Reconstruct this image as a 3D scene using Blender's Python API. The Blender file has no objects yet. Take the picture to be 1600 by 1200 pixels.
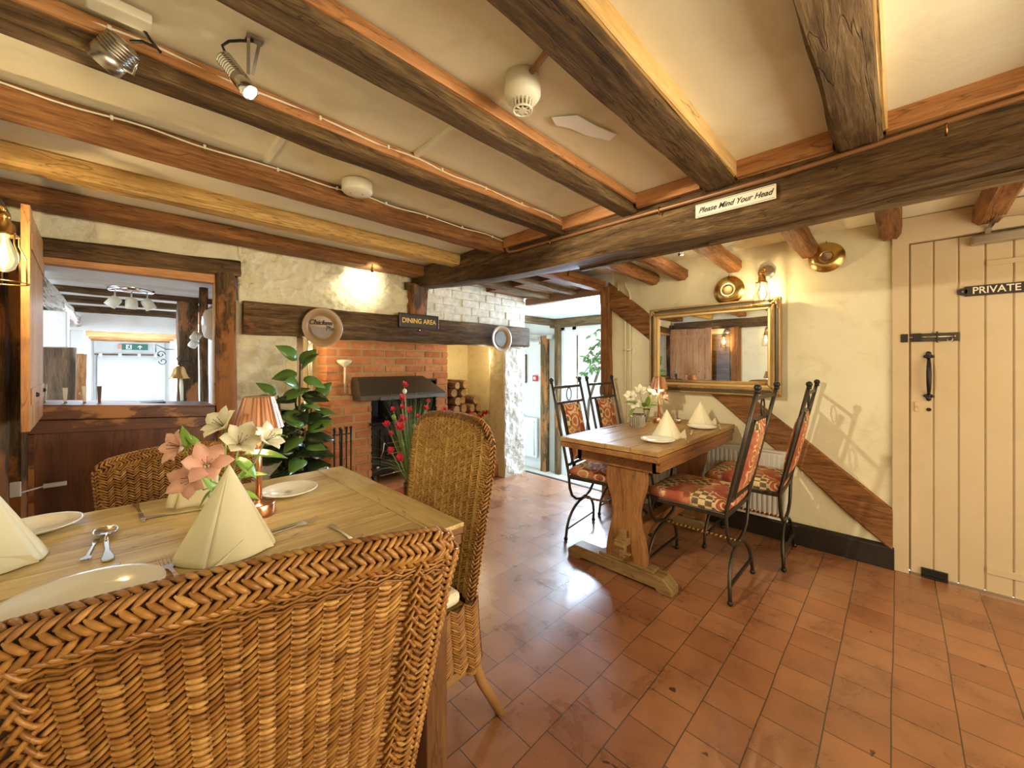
import bpy, math, random
from mathutils import Vector, Matrix, noise, Euler
R=math.radians
PI=math.pi
rnd=random.Random(7)
SC=bpy.context.scene
COL=SC.collection

# ------------------------------------------------------------------ camera
cam=bpy.data.cameras.new('camera'); camo=bpy.data.objects.new('camera',cam); COL.objects.link(camo)
cam.sensor_fit='HORIZONTAL'; cam.sensor_width=36.0; cam.lens=36*610/1600.
cam.shift_y=-31/1600.; cam.clip_start=0.02; cam.clip_end=200
camo.location=(0,0,1.2); camo.rotation_euler=(R(90),0,math.atan(605/610.)-PI/2)   # level, between +X and +Y
camo.rotation_euler[2]=-(PI/2-math.atan2(.7042,.7100))
SC.camera=camo
vs=SC.view_settings; vs.view_transform='Standard'; vs.look='None'; vs.gamma=1; vs.use_curve_mapping=False
vs.exposure=0.12
# ------------------------------------------------------------------ world (overcast daylight outside)
W=bpy.data.worlds.new('world'); SC.world=W; W.use_nodes=True
bg=W.node_tree.nodes['Background']; bg.inputs[0].default_value=(.78,.89,1.0,1); bg.inputs[1].default_value=2.4
# ------------------------------------------------------------------ lights
def light(name,kind,loc,power,color,size=.1,target=None,spot=None,blend=.5,sy=None,spread=None):
    l=bpy.data.lights.new(name,kind); l.energy=power; l.color=color
    o=bpy.data.objects.new(name,l); COL.objects.link(o); o.location=loc
    if kind=='AREA':
        l.size=size
        if sy: l.shape='RECTANGLE'; l.size_y=sy
        if spread: l.spread=R(spread)
    else: l.shadow_soft_size=size
    if kind=='SPOT': l.spot_size=R(spot); l.spot_blend=blend
    if target is not None:
        d=Vector(target)-Vector(loc); o.rotation_euler=d.to_track_quat('-Z','Y').to_euler()
    return o
WARM=(1,.78,.46); SOFT=(1,.87,.64); COOL=(.72,.86,1)
light('rear_fill_area','AREA',(1.3,-1.68,1.05),42,SOFT,2.7,(1.3,1.0,1.15),sy=1.3)  # unseen broad fill added in front of the blank rear wall
light('rear_fill_point','POINT',(.7,-.9,1.25),12,SOFT,.25)  # added point fill behind the camera, no lamp modelled there
light('fill_spot_to_chimney','SPOT',(2.3,-1.3,1.55),95,SOFT,.12,(.55,2.6,1.75),78,.9)  # unseen spot added to brighten the chimney wall and left ceiling
light('fill_spot_to_hatch','SPOT',(1.4,-1.5,1.2),60,SOFT,.12,(-.1,2.6,1.7),70,.9)  # added spot out of view, lifts the hatch side
light('fill_point_by_private_door','POINT',(2.3,-1.1,1.3),3.5,SOFT,.2)  # extra point fill near the private door, no fitting there
light('spot_on_joist_aimed_at_mirror_wall','SPOT',(.27,1.22,1.88),110,SOFT,.02,(3.1,.55,.75),62,.5)
light('spot_on_joist_glow','SPOT',(-.045,1.355,1.885),4,WARM,.02,(-.3,1.60,1.75),130,.8)
light('spot_on_chimney_wall','SPOT',(1.35,2.66,1.885),13,(1,.92,.66),.01,(1.31,2.95,1.835),92,1.0)
light('hearth_light_left','POINT',(1.06,3.35,1.30),5.0,(1,.84,.55),.03)
light('hearth_light_right','POINT',(2.85,3.30,1.31),5.5,(1,.84,.55),.03)
light('daylight_passage','AREA',(4.3,2.75,1.55),125,(.60,.79,1),.5,(2.0,2.2,.0),sy=.9)
light('daylight_bar','AREA',(.1,5.6,1.70),34,COOL,1.0,(.1,5.6,.0),sy=1.6)
light('fill_bar_far','AREA',(.16,7.1,1.15),55,COOL,.6,(.2,10,1.15),sy=.4)  # area light added to brighten the far bar and its curtain
light('daylight_bar_left','AREA',(-1.5,4.2,1.5),22,COOL,1.2,(.4,4.8,1.1),sy=.9)

# ------------------------------------------------------------------ mesh builder
class MB:
    def __init__(s): s.v=[]; s.f=[]; s.m=[]
    def add(s,vs,fs,mi=0):
        b=len(s.v); s.v+= [tuple(p) for p in vs]; s.f+=[tuple(i+b for i in f) for f in fs]; s.m+=[mi]*len(fs); return s
    def box(s,x0,x1,y0,y1,z0,z1,mi=0):
        v=[(x0,y0,z0),(x1,y0,z0),(x1,y1,z0),(x0,y1,z0),(x0,y0,z1),(x1,y0,z1),(x1,y1,z1),(x0,y1,z1)]
        return s.add(v,[(0,3,2,1),(4,5,6,7),(0,1,5,4),(1,2,6,5),(2,3,7,6),(3,0,4,7)],mi)
    def bar(s,p0,p1,w,h,up=(0,0,1),mi=0):
        p0=Vector(p0);p1=Vector(p1);d=(p1-p0).normalized();u=Vector(up)
        if abs(d.dot(u))>.99:u=Vector((1,0,0))
        sd=d.cross(u).normalized();u=sd.cross(d)
        v=[]
        for p in (p0,p1):
            for a,b in ((-1,-1),(1,-1),(1,1),(-1,1)): v.append(p+sd*a*w/2+u*b*h/2)
        return s.add(v,[(0,3,2,1),(4,5,6,7),(0,1,5,4),(1,2,6,5),(2,3,7,6),(3,0,4,7)],mi)
    def tube(s,pts,r,n=8,closed=False,ry=None,up=None,mi=0,cap=True):
        pts=[Vector(p) for p in pts];N=len(pts)
        rs=r if isinstance(r,(list,tuple)) else [r]*N
        vs=[];prev=None
        for i in range(N):
            a=pts[(i-1)%N] if (closed or i>0) else pts[0]
            b=pts[(i+1)%N] if (closed or i<N-1) else pts[-1]
            t=(b-a)
            t=t.normalized() if t.length>1e-9 else Vector((0,0,1))
            if up is not None: ref=Vector(up)
            elif prev is None: ref=Vector((0,0,1)) if abs(t.z)<.9 else Vector((1,0,0))
            else: ref=prev
            x=t.cross(ref)
            if x.length<1e-6: x=t.orthogonal()
            x.normalize(); y=x.cross(t).normalized(); prev=y
            for k in range(n):
                an=2*PI*k/n
                vs.append(pts[i]+x*math.cos(an)*rs[i]+y*math.sin(an)*(rs[i]*(ry/ r if ry and not isinstance(r,(list,tuple)) else 1)))
        fs=[]
        M=N if closed else N-1
        for i in range(M):
            for k in range(n):
                a=i*n+k;b=i*n+(k+1)%n;c=((i+1)%N)*n+(k+1)%n;d=((i+1)%N)*n+k
                fs.append((a,b,c,d))
        if not closed and cap:
            fs.append(tuple(range(n-1,-1,-1))); fs.append(tuple((N-1)*n+k for k in range(n)))
        return s.add(vs,fs,mi)
    def lathe(s,prof,n=24,c=(0,0,0),axis='Z',flute=0,famp=0,mi=0,cap=True):
        vs=[]
        for (r,z) in prof:
            for k in range(n):
                an=2*PI*k/n; rr=r*(1+ (famp*math.cos(flute*an) if flute else 0))
                x,y=rr*math.cos(an),rr*math.sin(an)
                p={'Z':(x,y,z),'X':(z,x,y),'Y':(x,z,-y),'-X':(-z,-x,y),'-Y':(-x,-z,-y)}[axis]
                vs.append((p[0]+c[0],p[1]+c[1],p[2]+c[2]))
        fs=[]
        for i in range(len(prof)-1):
            for k in range(n):
                fs.append((i*n+k,i*n+(k+1)%n,(i+1)*n+(k+1)%n,(i+1)*n+k))
        if cap:
            if prof[0][0]>1e-5: fs.append(tuple(range(n-1,-1,-1)))
            if prof[-1][0]>1e-5: fs.append(tuple((len(prof)-1)*n+k for k in range(n)))
        return s.add(vs,fs,mi)
    def ball(s,c,r,n=12,sc=(1,1,1),mi=0):
        pr=[(max(1e-6,math.sin(PI*i/(n//2)))*r,-math.cos(PI*i/(n//2))*r) for i in range(n//2+1)]
        m=MB();m.lathe(pr,n,cap=False)
        return s.add([(c[0]+p[0]*sc[0],c[1]+p[1]*sc[1],c[2]+p[2]*sc[2]) for p in m.v],m.f,mi)
    def grid(s,fn,nu,nv,closeu=False,mi=0,flip=False):
        vs=[fn(i/nu,j/nv) for j in range(nv+1) for i in range(nu if closeu else nu+1)]
        w=nu if closeu else nu+1;fs=[]
        for j in range(nv):
            for i in range(nu):
                a=j*w+i;b=j*w+(i+1)%w;c=(j+1)*w+(i+1)%w;d=(j+1)*w+i
                fs.append((a,d,c,b) if flip else (a,b,c,d))
        return s.add(vs,fs,mi)
    def prism(s,poly,a0,a1,axis='Y',mi=0):
        def P(p,a):
            return {'X':(a,p[0],p[1]),'Y':(p[0],a,p[1]),'Z':(p[0],p[1],a)}[axis]
        n=len(poly);vs=[P(p,a0) for p in poly]+[P(p,a1) for p in poly]
        fs=[tuple(range(n)),tuple(range(2*n-1,n-1,-1))]+[(i,n+i,n+(i+1)%n,(i+1)%n) for i in range(n)]
        return s.add(vs,fs,mi)
    def xf(s,M):
        s.v=[tuple(M@Vector(p)) for p in s.v]; return s
    def build(s,name,mat,parent=None,smooth=False,bevel=0,seg=2,solid=0,sub=0,norm=True,off=0):
        me=bpy.data.meshes.new(name)
        me.from_pydata(s.v,[],s.f); me.validate(verbose=False)
        mats=mat if isinstance(mat,(list,tuple)) else [mat]
        for m in mats: me.materials.append(m)
        if len(mats)>1 and len(me.polygons)==len(s.m): me.polygons.foreach_set('material_index',s.m)
        if norm:
            import bmesh
            bm=bmesh.new();bm.from_mesh(me);bmesh.ops.recalc_face_normals(bm,faces=bm.faces);bm.to_mesh(me);bm.free()
        if smooth: me.polygons.foreach_set('use_smooth',[True]*len(me.polygons))
        me.update()
        o=bpy.data.objects.new(name,me);COL.objects.link(o)
        if parent is not None:
            o.parent=parent
        if bevel:
            b=o.modifiers.new('b','BEVEL');b.width=bevel;b.segments=seg;b.limit_method='ANGLE';b.angle_limit=R(40)
        if solid:
            b=o.modifiers.new('s','SOLIDIFY');b.thickness=solid;b.offset=off
        if sub:
            b=o.modifiers.new('u','SUBSURF');b.levels=sub;b.render_levels=sub
        return o
def wmb(parent,mb):
    "world coords -> the parent's local coords"
    p=parent.matrix_basis if parent else Matrix()
    return mb.xf(p.inverted())
def thing(name,label,cat,loc=(0,0,0),rz=0,group=None):
    o=bpy.data.objects.new(name,None);COL.objects.link(o);o.location=loc;o.rotation_euler=(0,0,rz)
    o.empty_display_size=.05
    o['label']=label;o['category']=cat
    if group:o['group']=group
    return o
def tag(o,label,cat,group=None,kind=None):
    o['label']=label;o['category']=cat
    if group:o['group']=group
    if kind:o['kind']=kind
    return o
def struct(o):
    o['kind']='structure';return o
def dup(root,loc,rz,label=None,group=None):
    r=root.copy();COL.objects.link(r);r.location=loc;r.rotation_euler=(0,0,rz)
    if label:r['label']=label
    if group:r['group']=group
    for ch in list(root.children):
        c=ch.copy();COL.objects.link(c);c.parent=r
        for g in list(ch.children):
            d=g.copy();COL.objects.link(d);d.parent=c
    return r

# ------------------------------------------------------------------ materials
def newmat(name):
    m=bpy.data.materials.new(name);m.use_nodes=True;nt=m.node_tree
    return m,nt,nt.nodes['Principled BSDF']
def ramp(nt,stops):
    n=nt.nodes.new('ShaderNodeValToRGB');e=n.color_ramp.elements
    while len(e)<len(stops):e.new(.5)
    for i,(p,c) in enumerate(stops):e[i].position=p;e[i].color=(*c,1)
    return n
def coords(nt,scale,out='Object',rot=(0,0,0)):
    t=nt.nodes.new('ShaderNodeTexCoord');m=nt.nodes.new('ShaderNodeMapping')
    m.inputs['Scale'].default_value=scale;m.inputs['Rotation'].default_value=rot
    nt.links.new(t.outputs[out],m.inputs[0]);return m
def noi(nt,vec,scale,detail=6,rough=.6,dist=0):
    n=nt.nodes.new('ShaderNodeTexNoise');n.inputs['Scale'].default_value=scale;n.inputs['Detail'].default_value=detail
    n.inputs['Roughness'].default_value=rough;n.inputs['Distortion'].default_value=dist
    nt.links.new(vec.outputs[0],n.inputs['Vector']);return n
def mix(nt,a,b,fac,mode='MIX'):
    n=nt.nodes.new('ShaderNodeMix');n.data_type='RGBA';n.blend_type=mode
    for idx,x in ((6,a),(7,b),(0,fac)):
        if isinstance(x,(int,float)):n.inputs[idx].default_value=x
        elif isinstance(x,tuple):n.inputs[idx].default_value=(*x,1)
        else:nt.links.new(x,n.inputs[idx])
    return n.outputs[2]
def mth(nt,op,a,b=None,c=None,clamp=False):
    n=nt.nodes.new('ShaderNodeMath');n.operation=op;n.use_clamp=clamp
    for i,x in enumerate((a,b,c)):
        if x is None:continue
        if isinstance(x,(int,float)):n.inputs[i].default_value=x
        else:nt.links.new(x,n.inputs[i])
    return n.outputs[0]
def bump(nt,b,h,strength,dist=.01):
    n=nt.nodes.new('ShaderNodeBump');n.inputs['Strength'].default_value=strength;n.inputs['Distance'].default_value=dist
    nt.links.new(h,n.inputs['Height']);nt.links.new(n.outputs[0],b.inputs['Normal']);return n
def flat(name,col,rough=.5,metal=0,var=.0,bs=0,bscale=60,spec=None,trans=0,alpha=1,emit=None,es=0):
    m,nt,b=newmat(name);b.inputs['Base Color'].default_value=(*col,1);b.inputs['Roughness'].default_value=rough;b.inputs['Metallic'].default_value=metal
    if spec is not None:b.inputs['Specular IOR Level'].default_value=spec
    if trans:b.inputs['Transmission Weight'].default_value=trans
    if emit:b.inputs['Emission Color'].default_value=(*emit,1);b.inputs['Emission Strength'].default_value=es
    if var or bs:
        co=coords(nt,(1,1,1));n=noi(nt,co,bscale,5)
        if var:
            n2=noi(nt,co,bscale*.18,4)
            nt.links.new(mix(nt,tuple(c*(1-var) for c in col),tuple(min(1,c*(1+var)) for c in col),n2.outputs[0]),b.inputs['Base Color'])
        if bs:bump(nt,b,n.outputs[0],bs,.004)
    return m
def wood(name,stops,axis='X',scale=1.,rough=.6,bs=.5,grain=38,knots=.35,fine=.35,stain=None):
    m,nt,b=newmat(name)
    st={'X':(.10,1,1),'Y':(1,.10,1),'Z':(1,1,.10)}[axis]
    co=coords(nt,tuple(k*scale for k in st))
    n1=noi(nt,co,7,8,.62,.6)
    n2=noi(nt,co,grain,9,.7,.25)
    n3=noi(nt,co,grain*5,4,.6,0)
    co2=coords(nt,{'X':(.45*scale,scale,scale),'Y':(scale,.45*scale,scale),'Z':(scale,scale,.45*scale)}[axis]);n4=noi(nt,co2,3.2,5,.6,.4)
    a=mth(nt,'ADD',mth(nt,'MULTIPLY',n1.outputs[0],.5),mth(nt,'MULTIPLY',n2.outputs[0],.5))
    a=mth(nt,'ADD',mth(nt,'MULTIPLY',a,1-fine*.5),mth(nt,'MULTIPLY',n3.outputs[0],fine*.5))
    a=mth(nt,'MULTIPLY_ADD',mth(nt,'SUBTRACT',a,.5),2.7,.5,clamp=True)
    r=ramp(nt,stops);nt.links.new(a,r.inputs[0]);colr=r.outputs[0]
    dk=ramp(nt,[(.30,(.42,.38,.34)),(.46,(1,1,1))]);nt.links.new(n4.outputs[0],dk.inputs[0])
    colr=mix(nt,colr,dk.outputs[0],knots,'MULTIPLY')
    # cracks along the grain
    nc=noi(nt,co,16,3,.5,.8);cr=ramp(nt,[(.487,(1,1,1)),(.498,(.25,.2,.16)),(.506,(1,1,1))]);nt.links.new(nc.outputs[0],cr.inputs[0])
    colr=mix(nt,colr,cr.outputs[0],.7,'MULTIPLY')
    n5=noi(nt,co,grain*2.2,6,.75,.1);r5=ramp(nt,[(.32,(.50,.46,.42)),(.50,(1,1,1)),(.72,(1.3,1.25,1.15))]);nt.links.new(n5.outputs[0],r5.inputs[0]);colr=mix(nt,colr,r5.outputs[0],.75 if bs>=.6 else .35,'MULTIPLY')
    if stain:
        ns=noi(nt,co2,stain[1],6,.65,.3);rs=ramp(nt,[(stain[2],(0,0,0)),(stain[2]+.04,(1,1,1))]);nt.links.new(ns.outputs[0],rs.inputs[0])
        colr=mix(nt,colr,stain[0],rs.outputs[0])
    nt.links.new(colr,b.inputs['Base Color'])
    b.inputs['Roughness'].default_value=rough
    if bs>=.6: b.inputs['Specular IOR Level'].default_value=.22
    h=mth(nt,'ADD',mth(nt,'MULTIPLY',n2.outputs[0],.8),mth(nt,'MULTIPLY',cr.outputs[0],.25))
    bump(nt,b,h,min(1,bs*1.3),.009 if bs>=.6 else .006)
    return m
def plaster(name,col,col2,bs=.35,sc=3.0,dirt=.15,fine=45):
    m,nt,b=newmat(name);co=coords(nt,(1,1,1))
    n1=noi(nt,co,sc,6,.6,.3);n2=noi(nt,co,fine,6,.65);n3=noi(nt,co,sc*4,6,.6,.5)
    r=ramp(nt,[(.32,col2),(.62,col)]);nt.links.new(n1.outputs[0],r.inputs[0])
    r2=ramp(nt,[(.25,(1-dirt*2,1-dirt*2.3,1-dirt*3)),(.45,(1,1,1))]);nt.links.new(n3.outputs[0],r2.inputs[0])
    nt.links.new(mix(nt,r.outputs[0],r2.outputs[0],.7,'MULTIPLY'),b.inputs['Base Color'])
    b.inputs['Roughness'].default_value=.85
    h=mth(nt,'ADD',mth(nt,'MULTIPLY',n3.outputs[0],1.2),mth(nt,'MULTIPLY',n2.outputs[0],.35))
    bump(nt,b,h,bs,.02);return m

DARK=[(.0,(.016,.009,.004)),(.35,(.062,.034,.014)),(.6,(.14,.082,.034)),(.82,(.25,.155,.07)),(1,(.38,.25,.12))]
GREY=[(.0,(.035,.021,.010)),(.35,(.105,.065,.030)),(.6,(.20,.13,.062)),(.85,(.32,.22,.12)),(1,(.44,.32,.19))]
RED=[(.0,(.045,.017,.007)),(.3,(.16,.066,.022)),(.55,(.29,.13,.045)),(.8,(.42,.215,.085)),(1,(.56,.32,.14))]
ORG=[(.0,(.16,.06,.02)),(.35,(.40,.17,.055)),(.6,(.52,.25,.09)),(1,(.68,.38,.16))]
YEL=[(.0,(.32,.17,.05)),(.4,(.58,.36,.12)),(.7,(.68,.45,.18)),(1,(.75,.54,.26))]
OAK=[(.0,(.08,.028,.008)),(.35,(.20,.080,.022)),(.65,(.31,.138,.042)),(1,(.44,.23,.085))]
TOP=[(.0,(.24,.14,.045)),(.3,(.46,.32,.12)),(.6,(.62,.47,.20)),(1,(.74,.61,.31))]
PANEL=[(.0,(.035,.01,.004)),(.4,(.11,.034,.012)),(.7,(.19,.065,.022)),(1,(.28,.11,.04))]
m_jdark=wood('wood_joist_dark',DARK,'X',1,.75,.9)
m_jgrey=wood('wood_joist_grey',GREY,'X',1,.8,.9)
m_jred=wood('wood_joist_red',RED,'X',1,.7,.8)
m_jorg=wood('wood_joist_orange',YEL,'X',1,.75,.9,knots=.6)
m_batten=wood('wood_batten_orange',ORG,'X',1,.6,.3,knots=.2)
m_batteny=wood('wood_batten_yellow',YEL,'X',1,.6,.3,knots=.2)
m_battenv=wood('wood_batten_along',ORG,'Y',1,.6,.3,knots=.2)
m_beamy=wood('wood_main_beam',DARK,'Y',1,.7,.9)
m_firebeam=wood('wood_fire_beam',DARK,'X',1,.7,1.0,stain=((.30,.11,.04),3.0,.60))
m_postz=wood('wood_post',DARK,'Z',1,.7,.8,stain=((.34,.14,.045),2.5,.50))
m_lint=wood('wood_lintel',GREY,'X',1,.75,.9)
m_brace=wood('wood_brace',RED,'Y',.9,.7,.7)
m_postred=wood('wood_post_red',RED,'Z',1,.7,.8)
m_oak=wood('oak_table',OAK,'X',1.2,.42,.25,grain=46,knots=.15)
m_oakz=wood('oak_upright',OAK,'Z',1.2,.5,.35,grain=46,knots=.15)
m_oaky=wood('oak_foot',[(0,(.10,.055,.018)),(.4,(.23,.14,.05)),(.8,(.34,.22,.09)),(1,(.44,.30,.14))],'Y',1.2,.5,.35,grain=46,knots=.3)
m_panel=wood('bar_panel',PANEL,'Z',.8,.38,.15,grain=20,knots=.2)
m_panelx=wood('bar_rail',PANEL,'X',.8,.4,.2,grain=20,knots=.2,stain=((.42,.18,.05),4.5,.53))
m_wht=flat('white_gloss_paint',(.82,.82,.82),.35)
m_door2=wood('plank_pine',ORG,'Z',1,.5,.25,knots=.5)
m_plaster=plaster('plaster_cream',(.80,.74,.52),(.73,.65,.42),.30,1.6,.10)
def stain(m):
    nt=m.node_tree;b=nt.nodes['Principled BSDF'];src=b.inputs['Base Color'].links[0].from_socket
    co=coords(nt,(1,1,1));n=noi(nt,co,1.6,4,.55,.3);r=ramp(nt,[(.50,(1,1,1)),(.62,(.93,.84,.66))]);nt.links.new(n.outputs[0],r.inputs[0])
    nt.links.new(mix(nt,src,r.outputs[0],.8,'MULTIPLY'),b.inputs['Base Color'])
m_plr=plaster('plaster_cream_rough',(.84,.79,.58),(.77,.70,.48),1.0,3.0,.12,30)
m_plc=plaster('plaster_ceiling',(.86,.83,.66),(.78,.73,.54),.22,1.2,.10)
stain(m_plc)
m_white=plaster('whitewashed_stone',(.86,.84,.76),(.76,.72,.60),.9,5,.10,35)
m_ing=plaster('inglenook_plaster',(.80,.69,.42),(.72,.60,.33),.35,3,.12)
m_pass=plaster('passage_plaster',(.84,.86,.86),(.78,.80,.80),.15,2,.03)
m_barw=plaster('bar_plaster',(.82,.82,.80),(.72,.70,.66),.3,2,.06)
m_skirt=flat('black_skirting',(.02,.013,.01),.45,var=.5,bscale=30,bs=.4)
def floor_mat():
    m,nt,b=newmat('terracotta_tiles')
    t=nt.nodes.new('ShaderNodeTexCoord');mp=nt.nodes.new('ShaderNodeMapping')
    mp.inputs['Location'].default_value=(.045,-.0244,0);nt.links.new(t.outputs['Object'],mp.inputs[0])
    nw=noi(nt,mp,2.2,3,.5);
    wv=nt.nodes.new('ShaderNodeVectorMath');wv.operation='MULTIPLY_ADD';nt.links.new(nw.outputs['Color'],wv.inputs[0]);wv.inputs[1].default_value=(.012,.012,0);nt.links.new(mp.outputs[0],wv.inputs[2])
    br=nt.nodes.new('ShaderNodeTexBrick');nt.links.new(wv.outputs[0],br.inputs['Vector'])
    br.offset=.5;br.offset_frequency=2;br.inputs['Scale'].default_value=1
    br.inputs['Brick Width'].default_value=.16;br.inputs['Row Height'].default_value=.16
    br.inputs['Mortar Size'].default_value=.0022;br.inputs['Mortar Smooth'].default_value=.25;br.inputs['Bias'].default_value=0
    br.inputs['Color1'].default_value=(.40,.18,.082,1);br.inputs['Color2'].default_value=(.31,.125,.055,1);br.inputs['Mortar'].default_value=(.085,.05,.03,1)
    n=noi(nt,mp,5,8,.65,.4);r=ramp(nt,[(.3,(.58,.52,.48)),(.52,(.95,.95,.95)),(.75,(1.25,1.18,1.05))]);nt.links.new(n.outputs[0],r.inputs[0])
    c=mix(nt,br.outputs['Color'],r.outputs[0],.8,'MULTIPLY')
    ns=noi(nt,mp,60,8,.7);r2=ramp(nt,[(.30,(.45,.4,.35)),(.40,(1,1,1))]);nt.links.new(ns.outputs[0],r2.inputs[0])
    c=mix(nt,c,r2.outputs[0],.6,'MULTIPLY')
    nb=noi(nt,mp,11,3,.5,.6);r3=ramp(nt,[(.735,(1,1,1)),(.75,(.22,.17,.12))]);nt.links.new(nb.outputs[0],r3.inputs[0])
    c=mix(nt,c,r3.outputs[0],1,'MULTIPLY')
    nt.links.new(c,b.inputs['Base Color'])
    rr=ramp(nt,[(.3,(.22,)*3),(.7,(.42,)*3)]);nt.links.new(n.outputs[0],rr.inputs[0]);nt.links.new(rr.outputs[0],b.inputs['Roughness'])
    b.inputs['Coat Weight'].default_value=.45;b.inputs['Coat Roughness'].default_value=.22
    h=mth(nt,'ADD',mth(nt,'MULTIPLY',br.outputs['Fac'],-1.0),mth(nt,'MULTIPLY',n.outputs[0],.6))
    h=mth(nt,'ADD',h,mth(nt,'MULTIPLY',nw.outputs[0],1.2))
    bump(nt,b,h,.35,.006)
    return m
m_floor=floor_mat()
def brick_mat(name,cols,rough=.85):
    m,nt,b=newmat(name);g=nt.nodes.new('ShaderNodeNewGeometry');co=coords(nt,(1,1,1));n=noi(nt,co,18,7,.7)
    r=ramp(nt,[(i/(len(cols)-1),c) for i,c in enumerate(cols)]);nt.links.new(g.outputs['Random Per Island'],r.inputs[0])
    r2=ramp(nt,[(.25,(.55,.5,.45)),(.7,(1.25,1.2,1.1))]);nt.links.new(n.outputs[0],r2.inputs[0])
    nt.links.new(mix(nt,r.outputs[0],r2.outputs[0],.8,'MULTIPLY'),b.inputs['Base Color']);b.inputs['Roughness'].default_value=rough
    bump(nt,b,noi(nt,co,50,6,.7).outputs[0],.6,.008);return m
m_brick=brick_mat('red_brick',[(.42,.15,.06),(.54,.21,.09),(.62,.27,.12),(.50,.18,.085)])
m_mortar=flat('lime_mortar',(.44,.29,.14),.9,var=.2,bs=.6,bscale=60)
m_wbrick=brick_mat('whitewashed_brick',[(.80,.78,.68),(.86,.84,.76),(.76,.74,.66)],.7)
def rattan_mat(name,cols):
    m,nt,b=newmat(name);g=nt.nodes.new('ShaderNodeNewGeometry');co=coords(nt,(1,1,1))
    r=ramp(nt,[(i/(len(cols)-1),c) for i,c in enumerate(cols)]);nt.links.new(g.outputs['Random Per Island'],r.inputs[0])
    n=noi(nt,co,90,5,.7);r2=ramp(nt,[(.3,(.6,.52,.45)),(.65,(1.15,1.1,1.05))]);nt.links.new(n.outputs[0],r2.inputs[0])
    nb=noi(nt,co,7,4,.6);r3=ramp(nt,[(.35,(.78,.70,.62)),(.6,(1.1,1.08,1.0))]);nt.links.new(nb.outputs[0],r3.inputs[0])
    c=mix(nt,mix(nt,r.outputs[0],r2.outputs[0],.7,'MULTIPLY'),r3.outputs[0],.8,'MULTIPLY')
    nt.links.new(c,b.inputs['Base Color']);b.inputs['Roughness'].default_value=.38
    bump(nt,b,n.outputs[0],.25,.002);return m
m_rat=rattan_mat('rattan_brown',[(.22,.095,.020),(.32,.150,.034),(.41,.215,.056),(.28,.120,.026),(.52,.305,.095)])
m_rat_lit=rattan_mat('rattan_honey_lit',[(.50,.29,.08),(.64,.42,.14),(.74,.53,.20),(.56,.34,.10),(.82,.64,.28)])  # paler rattan copy, light on the chair front put into its colour
m_ratdark=flat('rattan_core',(.075,.032,.01),.8)
m_cane=flat('cane_legs',(.36,.19,.065),.4,var=.3,bscale=40)
m_steel=flat('polished_steel',(.72,.70,.66),.16,1)
m_brushed=flat('brushed_steel',(.50,.46,.40),.3,1)
m_brass=flat('brass',(.62,.40,.14),.26,1,var=.25,bscale=25)
m_brassd=flat('brass_aged',(.42,.25,.10),.32,1,var=.35,bscale=30)
m_copper=flat('copper',(.74,.38,.24),.22,1)
m_iron=flat('wrought_iron',(.075,.06,.045),.42,.75,var=.4,bscale=60,bs=.3)
m_ironb=flat('black_iron',(.018,.015,.013),.4,.3,bs=.3)
m_china=flat('white_china',(.86,.84,.76),.12)
m_napkin=flat('cream_paper_napkin',(.83,.78,.55),.8,bs=.08,bscale=300)
m_plastic=flat('cream_plastic',(.84,.80,.64),.4)
m_paint=plaster('cream_door_paint',(.64,.51,.33),(.60,.46,.27),.12,1.5,.05)
m_glass=flat('clear_glass',(1,1,1),.02,trans=1)
m_glass.node_tree.nodes['Principled BSDF'].inputs['IOR'].default_value=1.3
m_blk=flat('black_paint',(.012,.011,.01),.5)
m_stove=flat('stove_black',(.03,.026,.022),.38,.35,bs=.2)
m_log=wood('log_bark',[(0,(.06,.03,.015)),(.5,(.22,.12,.06)),(1,(.42,.27,.15))],'Y',1,.9,1)
def logend():
    m,nt,b=newmat('log_end');co=coords(nt,(1,1,1));n=noi(nt,co,14,5)
    r=ramp(nt,[(.3,(.34,.17,.07)),(.7,(.62,.42,.20))]);nt.links.new(n.outputs[0],r.inputs[0]);nt.links.new(r.outputs[0],b.inputs['Base Color']);return m
m_logend=logend()
m_leafd=flat('rubber_leaf',(.016,.030,.009),.25,var=.6,bscale=20)
m_leaf2=flat('rubber_leaf_young',(.10,.20,.035),.3,var=.4,bscale=20)
m_leafl=flat('lily_leaf',(.22,.42,.06),.4,var=.3,bscale=40)
m_stem=flat('green_stem',(.28,.40,.12),.5)
m_pink=flat('pink_petal',(.84,.46,.36),.5,var=.25,bscale=90)
m_cream=flat('cream_petal',(.86,.82,.62),.5,var=.08,bscale=90)
m_redf=flat('crimson_flower',(.72,.045,.08),.6,var=.4,bscale=60)
m_grass=flat('artificial_grass',(.20,.26,.07),.5,var=.4,bscale=50)
m_pot=flat('olive_pot',(.06,.07,.015),.5)
m_stemb=flat('brown_stem',(.12,.07,.03),.7)
m_signb=flat('sign_board_black',(.028,.018,.012),.4)
m_gold=flat('gold_letters',(.80,.55,.16),.35,.3)
m_lettercream=flat('cream_letters',(.82,.74,.55),.5)
m_ink=flat('dark_ink',(.03,.02,.015),.6)
m_signw=flat('cream_sign',(.82,.78,.62),.6,var=.1,bscale=20)
m_green=flat('exit_green',(.01,.14,.08),.5)
m_lit=flat('lit_lamp_face',(1,1,1),.5,emit=(1,.86,.5),es=9)
m_bulb=flat('filament_glow',(1,1,1),.5,emit=(1,.78,.42),es=45)
m_daysky=flat('white_siding',(.80,.86,.92),.7)
m_fabric_white=flat('white_curtain',(.84,.84,.84),.8,bs=.1)
m_gild=flat('gilt_frame',(.36,.225,.085),.45,.55,var=.45,bscale=40,bs=.7)
m_gildd=flat('dark_band',(.09,.075,.045),.4,.3)
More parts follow.
